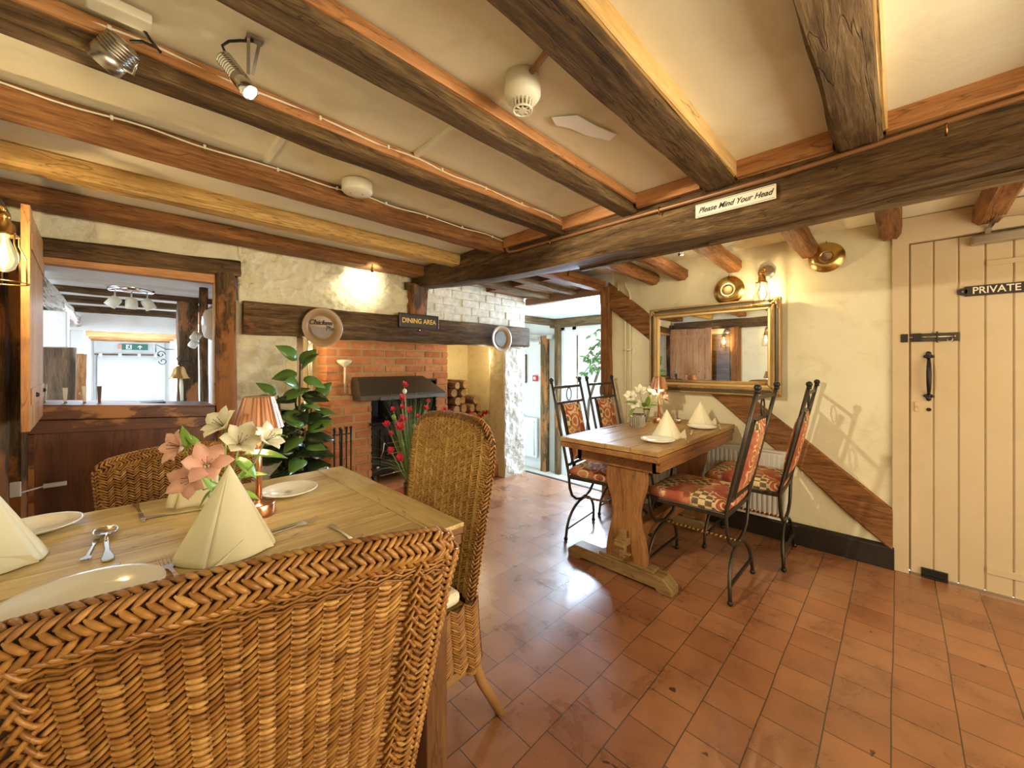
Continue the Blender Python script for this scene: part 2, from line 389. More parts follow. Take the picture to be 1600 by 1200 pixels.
m_gildl=flat('gilt_slip',(.56,.39,.16),.38,.55,var=.15,bscale=30)
m_mirror=flat('mirror_glass',(.95,.95,.93),.015,1)
def fabric():
    m,nt,b=newmat('tapestry_fabric')
    co=coords(nt,(1,1,1))
    sep=nt.nodes.new('ShaderNodeSeparateXYZ');nt.links.new(co.outputs[0],sep.inputs[0])
    # base colour patches
    nb=noi(nt,co,9,3,.5);rb=ramp(nt,[(.38,(.34,.075,.035)),(.5,(.44,.13,.06)),(.62,(.52,.23,.10))]);rb.color_ramp.interpolation='EASE';nt.links.new(nb.outputs[0],rb.inputs[0])
    c=rb.outputs[0]
    # scrolls: rings distorted
    w=nt.nodes.new('ShaderNodeTexVoronoi');w.feature='F1';w.inputs['Scale'].default_value=9;nt.links.new(co.outputs[0],w.inputs['Vector']);w.inputs['Randomness'].default_value=.55
    n=noi(nt,co,12,2,.5)
    v=mth(nt,'ADD',mth(nt,'MULTIPLY',w.outputs['Distance'],24),mth(nt,'MULTIPLY',n.outputs[0],9))
    s=mth(nt,'SINE',v);r=ramp(nt,[(.72,(0,0,0)),(.82,(1,1,1))]);nt.links.new(mth(nt,'MULTIPLY_ADD',s,.5,.5),r.inputs[0])
    band=noi(nt,co,5.5,1,.4);rbn=ramp(nt,[(.42,(0,0,0)),(.45,(1,1,1))]);nt.links.new(band.outputs[0],rbn.inputs[0])
    f=mth(nt,'MULTIPLY',r.outputs[0],rbn.outputs[0])
    c=mix(nt,c,(.74,.56,.30),mth(nt,'MULTIPLY',f,.85))
    # checker squares
    ch=nt.nodes.new('ShaderNodeTexChecker');ch.inputs['Scale'].default_value=30;nt.links.new(co.outputs[0],ch.inputs['Vector'])
    sq=noi(nt,co,6.5,0,.4);rs=ramp(nt,[(.64,(0,0,0)),(.655,(1,1,1))]);nt.links.new(sq.outputs[0],rs.inputs[0])
    ck=mix(nt,(.66,.52,.24),(.10,.075,.05),ch.outputs['Fac'])
    c=mix(nt,c,ck,mth(nt,'MULTIPLY',rs.outputs[0],.9))
    nt.links.new(c,b.inputs['Base Color']);b.inputs['Roughness'].default_value=.9
    bump(nt,b,noi(nt,co,260,2).outputs[0],.3,.002)
    return m
m_fab=fabric()

# ------------------------------------------------------------------ helpers for old timber and rough walls
def rough_timber(p0,p1,w,h,seed=0,amp=.006,seg=26,cham=.014,taper=1.0):
    "irregular hewn timber from p0 to p1 (centre line); w = width, h = height"
    p0=Vector(p0);p1=Vector(p1);d=(p1-p0).normalized();up=Vector((0,0,1))
    if abs(d.z)>.9: up=Vector((0,1,0))
    sd=d.cross(up).normalized();up=sd.cross(d)
    prof=[]
    c=cham
    base=[(-w/2,-h/2+c),(-w/2+c,-h/2),(-w/6,-h/2),(w/6,-h/2),(w/2-c,-h/2),(w/2,-h/2+c),(w/2,0),(w/2,h/2-c),(w/2-c,h/2),(0,h/2),(-w/2+c,h/2),(-w/2,h/2-c),(-w/2,0)]
    n=len(base);vs=[];fs=[]
    for i in range(seg+1):
        t=i/seg;q=p0.lerp(p1,t);k=1+(taper-1)*t
        for j,(a,b) in enumerate(base):
            L=(p1-p0).length*t
            na=noise.noise(Vector((L*3.1+seed*7.3,j*.9,seed)))*amp
            nb=noise.noise(Vector((L*3.7+seed*3.3,j*1.1+20,seed)))*amp
            lw=noise.noise(Vector((L*1.1,seed*5.1,3)))*amp*1.2
            vs.append(q+sd*(a*k+na+lw)+up*(b*k+nb))
    for i in range(seg):
        for j in range(n):
            a=i*n+j;b2=i*n+(j+1)%n;fs.append((a,b2,b2+n,a+n))
    fs.append(tuple(range(n)));fs.append(tuple(seg*n+j for j in range(n-1,-1,-1)))
    m=MB();m.add(vs,fs);return m
def rough_panel(org,ux,uy,nrm,nu,nv,amp,freq=6,seed=0,back=.06,oct2=.5,hole=None):
    "slab with a lumpy face: org + u*ux + v*uy, face pushed along nrm"
    org=Vector(org);ux=Vector(ux);uy=Vector(uy);nrm=Vector(nrm)
    m=MB();W=nu+1
    def P(i,j):
        p=org+ux*(i/nu)+uy*(j/nv)
        h=noise.noise(p*freq+Vector((seed,0,0)))+oct2*noise.noise(p*freq*2.7+Vector((0,seed,0)))+.3*noise.noise(p*freq*6)
        return p+nrm*amp*h
    vs=[P(i,j) for j in range(nv+1) for i in range(nu+1)]
    fs=[(j*W+i,j*W+i+1,(j+1)*W+i+1,(j+1)*W+i) for j in range(nv) for i in range(nu)]
    b=len(vs)
    cs=[org,org+ux,org+ux+uy,org+uy];vs+=[c-nrm*back for c in cs]
    bot=[i for i in range(nu+1)];rt=[j*W+nu for j in range(nv+1)];tp=[nv*W+i for i in range(nu,-1,-1)];lf=[j*W for j in range(nv,-1,-1)]
    for edge,(a,c) in ((bot,(0,1)),(rt,(1,2)),(tp,(2,3)),(lf,(3,0))):
        fs.append(tuple(edge)+(b+c,b+a))
    fs.append((b,b+1,b+2,b+3))
    m.add(vs,fs);return m
def text(name,s,mat,parent,loc,rot,size,shear=0,ext=.001,align='CENTER',sx=1):
    c=bpy.data.curves.new(name,'FONT');c.body=s;c.size=size;c.shear=shear;c.extrude=ext;c.offset=size*.012;c.align_x=align;c.align_y='CENTER'
    c.materials.append(mat);o=bpy.data.objects.new(name,c);COL.objects.link(o)
    bpy.context.view_layer.update()
    me=bpy.data.meshes.new_from_object(o);bpy.data.objects.remove(o);bpy.data.curves.remove(c)
    me.name=name;o=bpy.data.objects.new(name,me);COL.objects.link(o)
    o.parent=parent
    M=Matrix.Translation(loc)@Euler(rot).to_matrix().to_4x4()@Matrix.Diagonal((sx,1,1,1))
    o.matrix_basis=(parent.matrix_basis.inverted() if parent else Matrix())@M
    return o

# ================================================================== THE SETTING
XW=3.2; YF=2.95; ZC=2.005
m=MB();m.box(-.5,3.24,-1.8,4.1,-.06,0);struct(m.build('floor',m_floor))
# ceilings
def ceil(name,x0,x1,y0,y1,z,mat,seed,amp=.006):
    m=rough_panel((x0,y0,z),(x1-x0,0,0),(0,y1-y0,0),(0,0,-1),int((x1-x0)*14)+2,int((y1-y0)*14)+2,amp,2.2,seed,.08,.35)
    o=m.build(name,mat,smooth=True);struct(o);return o
ceil('ceiling',-.5,1.84,-1.75,3.0,ZC+.004,m_plc,1)
ceil('ceiling_far_bay',1.84,3.3,-1.75,3.0,ZC+.032,m_plc,2)
# right wall (mirror wall) with the private door opening Y -.86..-.045
m=rough_panel((XW,1.90,-.02),(0,-1.885,0),(0,0,2.08),(-1,0,0),70,70,.006,2.0,4,.12,.3)
struct(m.build('wall_right',m_plaster,smooth=True))
m=MB();m.box(XW,XW+.12,-1.75,-.93,-.02,2.08);m.box(XW,XW+.12,-.93,.03,1.985,2.08);struct(m.build('wall_right_beyond_door',m_plaster))
m=MB();m.box(-.5,XW+.12,-1.87,-1.75,-.02,2.1);struct(m.build('wall_rear',m_plaster))
m=MB();m.box(-.54,-.42,-1.87,3.1,-.02,2.1);struct(m.build('wall_left',m_plaster))
# fireplace wall: plaster above hatch and beam
def frag(x0,x1,z0,z1,nu,nv,amp,fr,sd,name,mat,y=YF,back=.2):
    m=rough_panel((x0,y,z0),(x1-x0,0,0),(0,0,z1-z0),(0,-1,0),nu,nv,amp,fr,sd,back)
    return struct(m.build(name,mat,smooth=True))
frag(-.43,.53,1.815,2.07,70,20,.014,5,3,'wall_back_over_hatch',m_plr)
frag(.53,1.735,1.58,2.07,130,60,.032,8,5,'wall_back_over_fireplace',m_plr)
frag(.515,.865,-.01,1.60,26,90,.010,5,6,'wall_back_left_pier',m_plr)
frag(2.87,3.17,-.01,1.375,30,100,.020,8,7,'wall_back_right_pier',m_white,back=.02)
m=MB();m.box(-.5,-.335,YF-.0,YF+.2,-.01,1.82);struct(m.build('wall_back_left_end',m_plr))
# whitewashed bricks above the beam, right of the post
m=MB();m.box(1.86,3.165,YF-.004,YF+.2,1.58,2.05)
z=1.60;row=0
while z<2.02:
    x=1.87-(.11 if row%2 else 0)
    while x<3.15:
        L=.215+rnd.uniform(-.015,.015);x0=max(x,1.865);x1=min(x+L-.006,3.165)
        if x1-x0>.03:
            j=lambda:rnd.uniform(-.005,.005)
            m.box(x0+j(),x1+j(),YF-.012+j(),YF+.05,z+j()*.5,z+.070+j()*.5)
        x+=L
    z+=.074;row+=1
o=m.build('wall_back_whitewashed_brick',m_wbrick,bevel=.010,seg=3);struct(o)
m=MB();m.box(1.68,1.90,YF+.04,YF+.18,1.60,2.06);struct(m.build('wall_back_behind_post',m_plr))
# inglenook shell
m=MB();m.box(.80,.86,YF+.0,4.0,-.01,1.6);m.box(.80,3.2,3.95,4.02,-.01,1.6);m.box(3.172,3.20,YF+.05,4.0,-.01,1.6)
struct(m.build('wall_inglenook',m_ing))
m=MB();m.box(.80,3.2,YF+.14,4.0,1.52,1.58);struct(m.build('ceiling_inglenook',m_ing))
m=MB();m.box(2.88,3.165,YF+.03,3.19,0,1.39);struct(m.build('wall_pier_core',m_white))
m=rough_panel((2.872,3.20,-.01),(0,-.235,0),(0,0,1.39),(-1,0,0),14,80,.006,8,11,.01);struct(m.build('wall_inglenook_jamb',m_ing,smooth=True))
m=MB();m.box(.865,2.9,3.06,3.95,0,.12);hb=m.build('floor_hearth',m_brick,bevel=.01);struct(hb)
# passage beyond the threshold, a step down
PZ_=-.385
m=MB();m.box(3.24,4.9,1.7,4.6,PZ_-.05,PZ_)
def tile_light():
    mm,nt,b=newmat('light_floor_tiles');co=coords(nt,(1,1,1));br=nt.nodes.new('ShaderNodeTexBrick');nt.links.new(co.outputs[0],br.inputs['Vector']);br.offset=0
    br.inputs['Scale'].default_value=1;br.inputs['Brick Width'].default_value=.3;br.inputs['Row Height'].default_value=.3;br.inputs['Mortar Size'].default_value=.004
    br.inputs['Color1'].default_value=(.62,.58,.48,1);br.inputs['Color2'].default_value=(.56,.52,.42,1);br.inputs['Mortar'].default_value=(.35,.32,.27,1)
    nt.links.new(br.outputs['Color'],b.inputs['Base Color']);b.inputs['Roughness'].default_value=.3;return mm
m_tile=tile_light()
struct(m.build('floor_passage',m_tile))
m=MB();m.box(3.2,4.9,1.85,4.6,1.85,1.9);struct(m.build('ceiling_passage',m_pass))
m=MB();m.box(3.21,3.24,1.7,4.3,PZ_,-.001);m.box(4.52,4.64,3.60,4.6,PZ_,1.85);m.box(4.52,4.64,1.2,2.62,PZ_,1.85);m.box(3.3,4.64,1.72,1.80,PZ_,1.85);m.box(3.2,4.64,4.35,4.45,PZ_,1.85)
struct(m.build('wall_passage',m_pass))
m=MB();m.box(3.205,3.235,1.93,2.97,-.004,.006);struct(m.build('trim_threshold',m_blk))
# skirting, door
m=MB();m.box(XW-.028,XW+.0,.02,1.5,0,.125);m.prism([(XW-.028,.125),(XW-.008,.14),(XW,.14),(XW,.125)],.02,1.5,'Y')
struct(m.build('baseboard_right',m_skirt,bevel=.003))
# private door
D=thing('door_1','cream painted plank door marked private in the right wall','door',(XW,-.46,0));D['kind']='structure'
m=MB()
for a in range(9):
    y1=-.045-a*.0925;y0=y1-.0885
    m.prism([(XW+.045,y0),(XW+.012,y0),(XW+.007,y0+.004),(XW+.007,y1-.004),(XW+.012,y1),(XW+.045,y1)],.012,1.885,'Z')
m.box(XW+.016,XW+.05,-.872,-.043,.012,1.888)
wmb(D,m).build('door_leaf',m_paint,D)
m=MB();m.box(XW+.06,XW+.11,-.93,.03,0,2.0);struct(m.build('door_light_block',m_blk))  # black box added behind the door to stop light at the jamb
m=MB();m.box(XW-.02,XW+.06,-.040,.03,0,1.98);m.box(XW-.02,XW+.06,-.945,-.878,0,1.98)
m.box(XW-.022,XW+.06,-.945,.03,1.892,2.03);m.box(XW-.03,XW-.018,-.945,.034,2.0,2.035)
wmb(D,m).build('door_frame',m_paint,D,bevel=.004)
m=MB();m.box(XW-.004,XW+.008,-.87,-.045,.0,.012);wmb(D,m).build('threshold_strip',m_brushed,D)
# bolt
m=MB();m.box(XW-.002,XW+.008,-.232,-.048,1.327,1.373);b1=wmb(D,m).build('bolt_plate',m_iron,D,bevel=.002)
m=MB();m.box(XW-.026,XW+.0,-.036,-.006,1.325,1.372);m.box(XW-.016,XW+.0,-.09,-.055,1.328,1.374);m.box(XW-.016,XW,-.152,-.146,1.32,1.382);wmb(D,m).build('bolt_keeper',m_ironb,D,bevel=.002)
m=MB();m.tube([(XW-.010,-.03,1.352),(XW-.010,-.215,1.352)],.0045);m.box(XW-.016,XW-.004,-.217,-.213,1.343,1.362)
m.tube([(XW-.012,-.205,1.350),(XW-.014,-.205,1.332),(XW-.016,-.196,1.324),(XW-.018,-.186,1.33),(XW-.018,-.186,1.338)],.003)
wmb(D,m).build('bolt_rod',m_brushed,D,smooth=True)
# pull handle with fleur ends
m=MB();m.tube([(XW-.002,-.117,1.235),(XW-.028,-.117,1.20),(XW-.036,-.117,1.15),(XW-.034,-.117,1.09),(XW-.022,-.117,1.05),(XW-.002,-.117,1.03)],[.006,.009,.011,.010,.008,.006],10)
for zc,s in ((1.243,1),(1.022,-1)):
    m.ball((XW-.002,-.117,zc+.012*s),.012,8,(.5,1,1.5));m.ball((XW-.002,-.104,zc),.009,8,(.5,1,1));m.ball((XW-.002,-.130,zc),.009,8,(.5,1,1));m.ball((XW-.002,-.117,zc-.004*s),.011,8,(.6,1,1))
wmb(D,m).build('handle',m_ironb,D,smooth=True)
m=MB();m.lathe([(.010,-.001),(.010,-.004),(.006,-.004),(.006,.006)],16,(XW+.006,-.118,.945),'X');wmb(D,m).build('keyhole',m_ironb,D)
m=MB();m.box(XW-.0,XW+.01,-.083,-.062,.93,.985);m.box(XW-.006,XW+.01,-.078,-.068,.955,.962);wmb(D,m).build('lock_plate',m_paint,D,bevel=.002)
m=MB();m.box(XW+.0,XW+.010,-.62,-.325,1.715,1.742);m.box(XW+.0,XW+.010,-.62,-.325,.105,.14);wmb(D,m).build('strap_hinge',m_paint,D,bevel=.002)
m=MB();m.box(XW-.006,XW+.008,-.19,-.088,-.0,.052);m.box(XW-.012,XW-.004,-.185,-.094,.018,.028);m.box(XW-.014,XW-.004,-.19,-.088,.002,.010);wmb(D,m).build('kick_hinge',m_ironb,D,bevel=.002)
t=thing('door_closer','pale metal closer arm and box at the top of the cream door','door closer',(XW,-.4,1.86))
m=MB();m.box(XW-.05,XW+.006,-.55,-.27,1.826,1.872);wmb(t,m).build('closer_body',m_brushed,t,bevel=.006)
m=MB();m.bar((XW-.03,-.325,1.875),(XW-.03,-.33,1.905),.02,.006,(1,0,0));m.bar((XW-.03,-.33,1.905),(XW-.14,-.345,1.93),.018,.005);m.bar((XW-.14,-.345,1.93),(XW-.03,-.50,1.94),.02,.005)
wmb(t,m).build('closer_arm',m_brushed,t)
t=thing('private_sign','dark metal nameplate lettered private on the cream door','sign',(XW,-.355,1.59))
m=MB();m.box(XW-.008,XW+.006,-.462,-.248,1.562,1.615)
for yy in (-.242,-.468): m.lathe([(.019,-.008),(.019,.006)],16,(XW,yy,1.5885),'X')
wmb(t,m).build('plate',m_signb,t,bevel=.002)
text('lettering','PRIVATE',m_lettercream,t,(XW-.010,-.355,1.588),(R(90),0,R(-90)),.050,0,.001,sx=.86)
m=MB()
for yy in (-.241,): m.ball((XW-.009,yy,1.5885),.0045,8)
wmb(t,m).build('screw',m_brushed,t,smooth=True)

# ------------------------------------------------------------------ old timbers
def timber(name,label,p0,p1,w,h,mat,seed,amp=.006,cat='beam',group=None,cham=.014,seg=26,kind=None,taper=1.):
    o=rough_timber(p0,p1,w,h,seed,amp,seg,cham,taper).build(name,mat,smooth=True)
    md=o.modifiers.new('e','EDGE_SPLIT');md.split_angle=R(38)
    tag(o,label,cat,group,kind);return o
JZ=1.966;JH=.082
JG='ceiling joists over the dining area'
for k,(y,w,mt,lab,bt) in enumerate([
    (.096,.115,m_jgrey,'broad worn grey-brown ceiling joist nearest the cream door end, above the head sign',m_batteny),
    (.530,.120,m_jdark,'dark broad ceiling joist with pale yellow batten, beside the round heat detector',m_batteny),
    (.935,.085,m_jgrey,'dark ceiling joist with an orange batten and the small downward spotlight',m_batten),
    (1.372,.085,m_jdark,'dark ceiling joist carrying the ribbed steel spotlight and a cream cable',m_batten),
    (1.855,.110,m_jred,'reddish ceiling joist with cream cable, beside the flat round smoke alarm',None),
    (2.330,.100,m_jorg,'yellowish worn ceiling joist, second from the chimney wall',None),
    (2.835,.150,m_jred,'reddish brown ceiling joist fixed along the top of the chimney wall',None)]):
    o=timber('ceiling_joist',lab,(-.415,y,JZ),(1.775,y,JZ),w,JH,mt,k+1,.0075,'joist',cham=.010,seg=60)
    if bt:
        m=rough_timber((-.41,y-w/2-.004,1.984),(1.74,y-w/2-.004,1.984),.016,.040 if k>1 else .07,40+k,.002,30,.003)
        b=m.build('batten',bt,o)
timber('ceiling_joist','plain ceiling joist behind the viewpoint',(-.415,-.38,JZ),(1.775,-.38,JZ),.11,JH,m_jdark,20,.006,'joist')
# main beam: rises slightly at the chimney end
def mainbeam():
    pts=[(-1.75,1.79),(-.2,1.785),(.4,1.757),(1.4,1.77),(1.95,1.785),(2.4,1.815),(2.945,1.862)]
    def zb(y):
        for (a,za),(b,zb_) in zip(pts,pts[1:]):
            if y<=b: return za+(zb_-za)*(y-a)/(b-a)
        return pts[-1][1]
    N=80;vs=[];fs=[]
    for i in range(N+1):
        y=-1.75+4.695*i/N;b=zb(y);top=2.0
        pr=[(1.765,b+.02),(1.785,b),(1.86,b),(1.93,b+.0),(1.955,b+.02),(1.955,top),(1.86,top),(1.76,top),(1.757,(b+top)/2)]
        for j,(x,z) in enumerate(pr):
            q=Vector((x,y*2.2,z));a=.008
            vs.append((x+a*noise.noise(q*2+Vector((j*.3,0,0))),y,z+a*noise.noise(q*2.3+Vector((0,0,j*.4)))))
    n=9
    for i in range(N):
        for j in range(n): fs.append((i*n+j,i*n+(j+1)%n,(i+1)*n+(j+1)%n,(i+1)*n+j))
    fs.append(tuple(range(n)));fs.append(tuple(N*n+j for j in range(n-1,-1,-1)))
    m=MB();m.add(vs,fs);o=m.build('main_ceiling_beam',m_beamy,smooth=True)
    md=o.modifiers.new('e','EDGE_SPLIT');md.split_angle=R(38)
    tag(o,'massive dark oak cross beam carrying the joists and the mind your head sign','beam');return o
mb_=mainbeam()
ys=[-1.75]
for (y,w) in ((-1.28,.11),(-.82,.11),(-.36,.11),(.096,.12),(.53,.125),(.935,.09),(1.372,.09),(1.855,.115)): ys+= [y-w/2-.006,y+w/2+.006]
for i in range(0,len(ys)-1,2):
    if i+1<len(ys):
        m=rough_timber((1.742,ys[i],1.976),(1.742,ys[i+1],1.976),.034,.066,60+i,.004,8,.004);m.build('batten',m_battenv,mb_)
m=rough_timber((1.925,-.9,1.776),(1.925,.62,1.766),.05,.03,71,.005,20,.004);m.build('repair_strip',wood('wood_repair',GREY,'Y',1,.7,.8),mb_)
m=MB();m.prism([(1.93,1.755),(1.96,1.755),(1.96,1.79),(1.93,1.79)],.62,1.35,'Y');m.build('repair_strip',m_beamy,mb_,bevel=.003)
# painted pipe along it
m=MB()
pp=[(1.74,-1.7,1.945),(1.74,-.25,1.930),(1.742,.35,1.905),(1.742,1.0,1.905),(1.742,1.70,1.905),(1.741,1.755,1.912),(1.74,1.775,1.935),(1.74,1.78,2.0)]
m.tube(pp,.0085,10);pi=m.build('pipe',flat('painted_pipe',(.30,.145,.06),.4,.2,var=.15),smooth=True);tag(pi,'brown painted pipe clipped along the face of the main ceiling beam','pipe')
m=MB()
for y in (-.9,-.1,.78,1.42): m.tube([(1.748,y,1.885),(1.738,y,1.893),(1.731,y,1.903),(1.736,y,1.915),(1.748,y,1.92)],.0035,6)
m.build('pipe_clip',m_brassd,pi,smooth=True)
# short post between chimney beam and main beam
timber('short_post','short dark post between the fireplace beam and the main ceiling beam',(1.79,2.925,1.59),(1.80,2.92,1.87),.155,.10,m_postz,31,.008,'post')
m=rough_timber((1.69,2.925,1.852),(1.9,2.925,1.875),.05,.06,33,.004,8,.01).build('wood_packing',m_firebeam,smooth=True);tag(m,'small timber packing block where the main beam meets the chimney wall','block')
# fireplace bressummer
timber('fireplace_beam','long dark oak beam across the top of the brick fireplace opening',(.548,2.985,1.492),(3.182,2.985,1.492),.20,.205,m_firebeam,41,.011,'beam',seg=70,cham=.012)
# corner brace on the mirror wall and the passage post
def brace():
    # set into the wall plane: top edge from (y 1.86,z 1.90) to (y .03,z .357); height .21
    N=46;vs=[];fs=[]
    for i in range(N+1):
        y=1.90-1.872*i/N;zt=.357+.857*(y-.035)+.012*noise.noise(Vector((y*4,0,5)));hh=.222+.02*noise.noise(Vector((y*3,7,1)))
        zb=max(zt-hh-.02*(1-y/1.9),.10)
        for (x,z) in ((XW-.018,zt),(XW-.026,zt-.012),(XW-.028,(zt+zb)/2),(XW-.026,zb+.012),(XW-.018,zb),(XW+.02,zb),(XW+.02,zt)):
            vs.append((x+.004*noise.noise(Vector((y*9,z*9,2))),y,z))
    for i in range(N):
        for j in range(7): fs.append((i*7+j,i*7+(j+1)%7,(i+1)*7+(j+1)%7,(i+1)*7+j))
    fs.append(tuple(range(7)));fs.append(tuple(N*7+j for j in range(6,-1,-1)))
    m=MB();m.add(vs,fs);mm=wood('wood_brace_diag',RED,'Y',1,.65,.7)
    mp=[n for n in mm.node_tree.nodes if n.type=='MAPPING'][0]
    for n in mm.node_tree.nodes:
        if n.type=='MAPPING': n.inputs['Rotation'].default_value=(-math.atan(.857),0,0)
    o=m.build('diagonal_brace',mm,smooth=True);md=o.modifiers.new('e','EDGE_SPLIT');md.split_angle=R(38)
    tag(o,'long diagonal brown timber brace in the right wall, behind the gilt mirror','timber')
brace()
timber('passage_post','reddish upright timber post at the right side of the passage opening',(3.19,1.915,-.01),(3.19,1.93,1.90),.085,.10,m_postred,51,.010,'post',seg=40)
# far bay joists (ends run into the mirror wall)
FG='short joists beyond the main beam'
for k,(y,w,z,lab) in enumerate([(1.475,.09,1.925,'short orange joist end nearest the passage, beyond the main beam'),(1.24,.10,1.93,'short joist end beyond the main beam, above the small ceiling spotlight cable'),
      (.865,.105,1.932,'short joist end above the left brass wall dish'),(.425,.10,1.955,'short joist end above the wall lamp, left of the round brass dish'),
      (.035,.10,1.985,'short joist end resting over the corner of the private door frame'),(-.33,.11,1.985,'short joist above the door closer')]):
    o=timber('joist_end',lab,(1.95,y,z+.03),(XW-.01,y,z-.008),w,.10,m_jred,80+k,.007,'joist',cham=.024)
for k,(y,lab,mt) in enumerate([(1.99,'orange-brown low joist beside the passage post',m_jred),(2.28,'grey flaking low joist over the passage approach, nearer the room',m_jgrey),(2.62,'grey flaking low joist over the passage approach, nearer the chimney',m_jgrey)]):
    timber('joist_end',lab,(1.95,y,1.955),(3.17,y,1.925),.10,.09,mt,90+k,.009,'joist')
m=MB();m.box(3.16,3.23,1.90,2.93,1.845,1.915);o=m.build('passage_header',flat('mauve_brown_paint',(.30,.17,.11),.5),bevel=.005);tag(o,'smooth brown painted header beam across the passage opening','beam')
m=MB();m.box(2.6,3.16,1.92,2.95,1.925,1.965);struct(m.build('trim_1',m_jred))
m=MB();m.box(XW-.01,XW+.04,1.86,2.95,1.92,2.08);struct(m.build('wall_right_over_passage',m_pass))
# hatch surround
timber('hatch_lintel','dark rough lintel beam over the bar hatch',(-.36,2.94,1.762),(.535,2.94,1.792),.10,.092,m_firebeam,101,.010,'beam',seg=40)
m=MB();m.prism([(-.34,1.688),(.42,1.688),(.42,1.748),(-.34,1.716)],2.925,2.99,'Y');o=m.build('hatch_trim',m_batten,bevel=.003);tag(o,'orange pine trim board under the dark hatch lintel','trim')
timber('hatch_post','dark upright timber post at the right side of the bar hatch',(.468,2.945,-.01),(.466,2.945,1.80),.10,.105,m_postz,103,.008,'post',seg=40)
timber('corner_post','dark knotty upright post in the corner left of the bar hatch',(-.345,2.95,-.01),(-.338,2.95,1.86),.085,.10,m_postz,105,.012,'post',seg=40)
m=MB();m.box(.405,.42,2.93,2.99,.95,1.70);o=m.build('hatch_trim',m_batteny,bevel=.002);tag(o,'narrow pale upright trim strip inside the right hatch post','trim')
# bar front
t=thing('bar_counter','dark red-brown panelled bar front and worn counter under the hatch','bar counter',(.06,2.95,0))
m=MB();m.prism([(-.31,.935),(.415,.885),(.415,.945),(-.31,1.0)],2.925,3.05,'Y');wmb(t,m).build('worn_rail',m_panelx,t,bevel=.005)
m=MB();m.prism([(-.31,.99),(.415,.935),(.415,.95),(-.31,1.006)],2.95,3.32,'Y');wmb(t,m).build('counter_top',m_panelx,t,bevel=.004)
m=MB();m.prism([(-.31,.865),(.415,.825),(.415,.885),(-.31,.930)],2.94,3.0,'Y');wmb(t,m).build('lower_rail',m_panelx,t,bevel=.003)
m=MB();m.box(-.31,.415,2.955,2.99,.0,.86);wmb(t,m).build('panel',m_panel,t)
m=MB();m.box(-.31,-.285,2.945,2.99,.0,.86);wmb(t,m).build('stile',m_panelx,t)
t=thing('door_stay','white metal stay catch on the dark bar panel','catch',(-.33,2.9,.61))
m=MB();m.box(-.352,-.318,2.895,2.925,.585,.655);wmb(t,m).build('bracket',m_wht,t,bevel=.003)
m=MB();m.tube([(-.33,2.90,.60),(-.25,2.925,.612)],.004);m.box(-.255,-.18,2.915,2.935,.603,.622);wmb(t,m).build('stay_bar',m_wht,t,bevel=.002)
# hinged hatch leaf (planks), open towards the room
t=thing('hatch_shutter','open wooden plank shutter of the bar hatch, seen edge-on','shutter',(-.262,2.93,0))
m=MB()
for i in range(7):
    a=i*.096
    y1=2.90-a;y0=y1-.093
    top=1.785 if i<6 else 1.80
    m.box(-.276,-.254,y0,y1,.955,top-.004*i)
wmb(t,m).build('planks',m_door2,t,bevel=.002)
for z_ in (1.05,1.62):
    m=MB();m.box(-.254,-.250,2.25,2.9,z_,z_+.06);wmb(t,m).build('ledge_rail',m_door2,t,bevel=.001)
m=MB()
for yy in (2.82,2.42): m.ball((-.250,yy,1.08),.010,10)
wmb(t,m).build('knob',m_ironb,t,smooth=True)
m=MB();m.box(-.31,-.277,2.86,2.92,.97,1.12);wmb(t,m).build('hinge_block',m_postz,t)
t.rotation_euler=(0,0,R(2.4))
# left wall timbers (seen in the mirror)
timber('wall_plate_beam','long timber along the top of the left wall',(-.395,-1.6,1.83),(-.395,2.88,1.83),.10,.14,m_beamy,121,.01,'beam')
timber('wall_post','light brown post in the left wall, seen in the mirror',(-.39,1.93,0),(-.39,1.93,1.77),.13,.12,wood('wood_post_light',OAK,'Z',1,.6,.6),123,.01,'post')
timber('wall_post','dark post in the left wall near the plank shutter',(-.40,2.80,0),(-.40,2.80,1.77),.10,.12,m_postz,125,.01,'post')
m=MB();m.box(-.42,-.39,2.02,2.28,.6,1.66);o=m.build('wall_board',wood('wood_board_dark',DARK,'Y',1,.35,.4));tag(o,'dark glossy board panel in the left wall','panel')

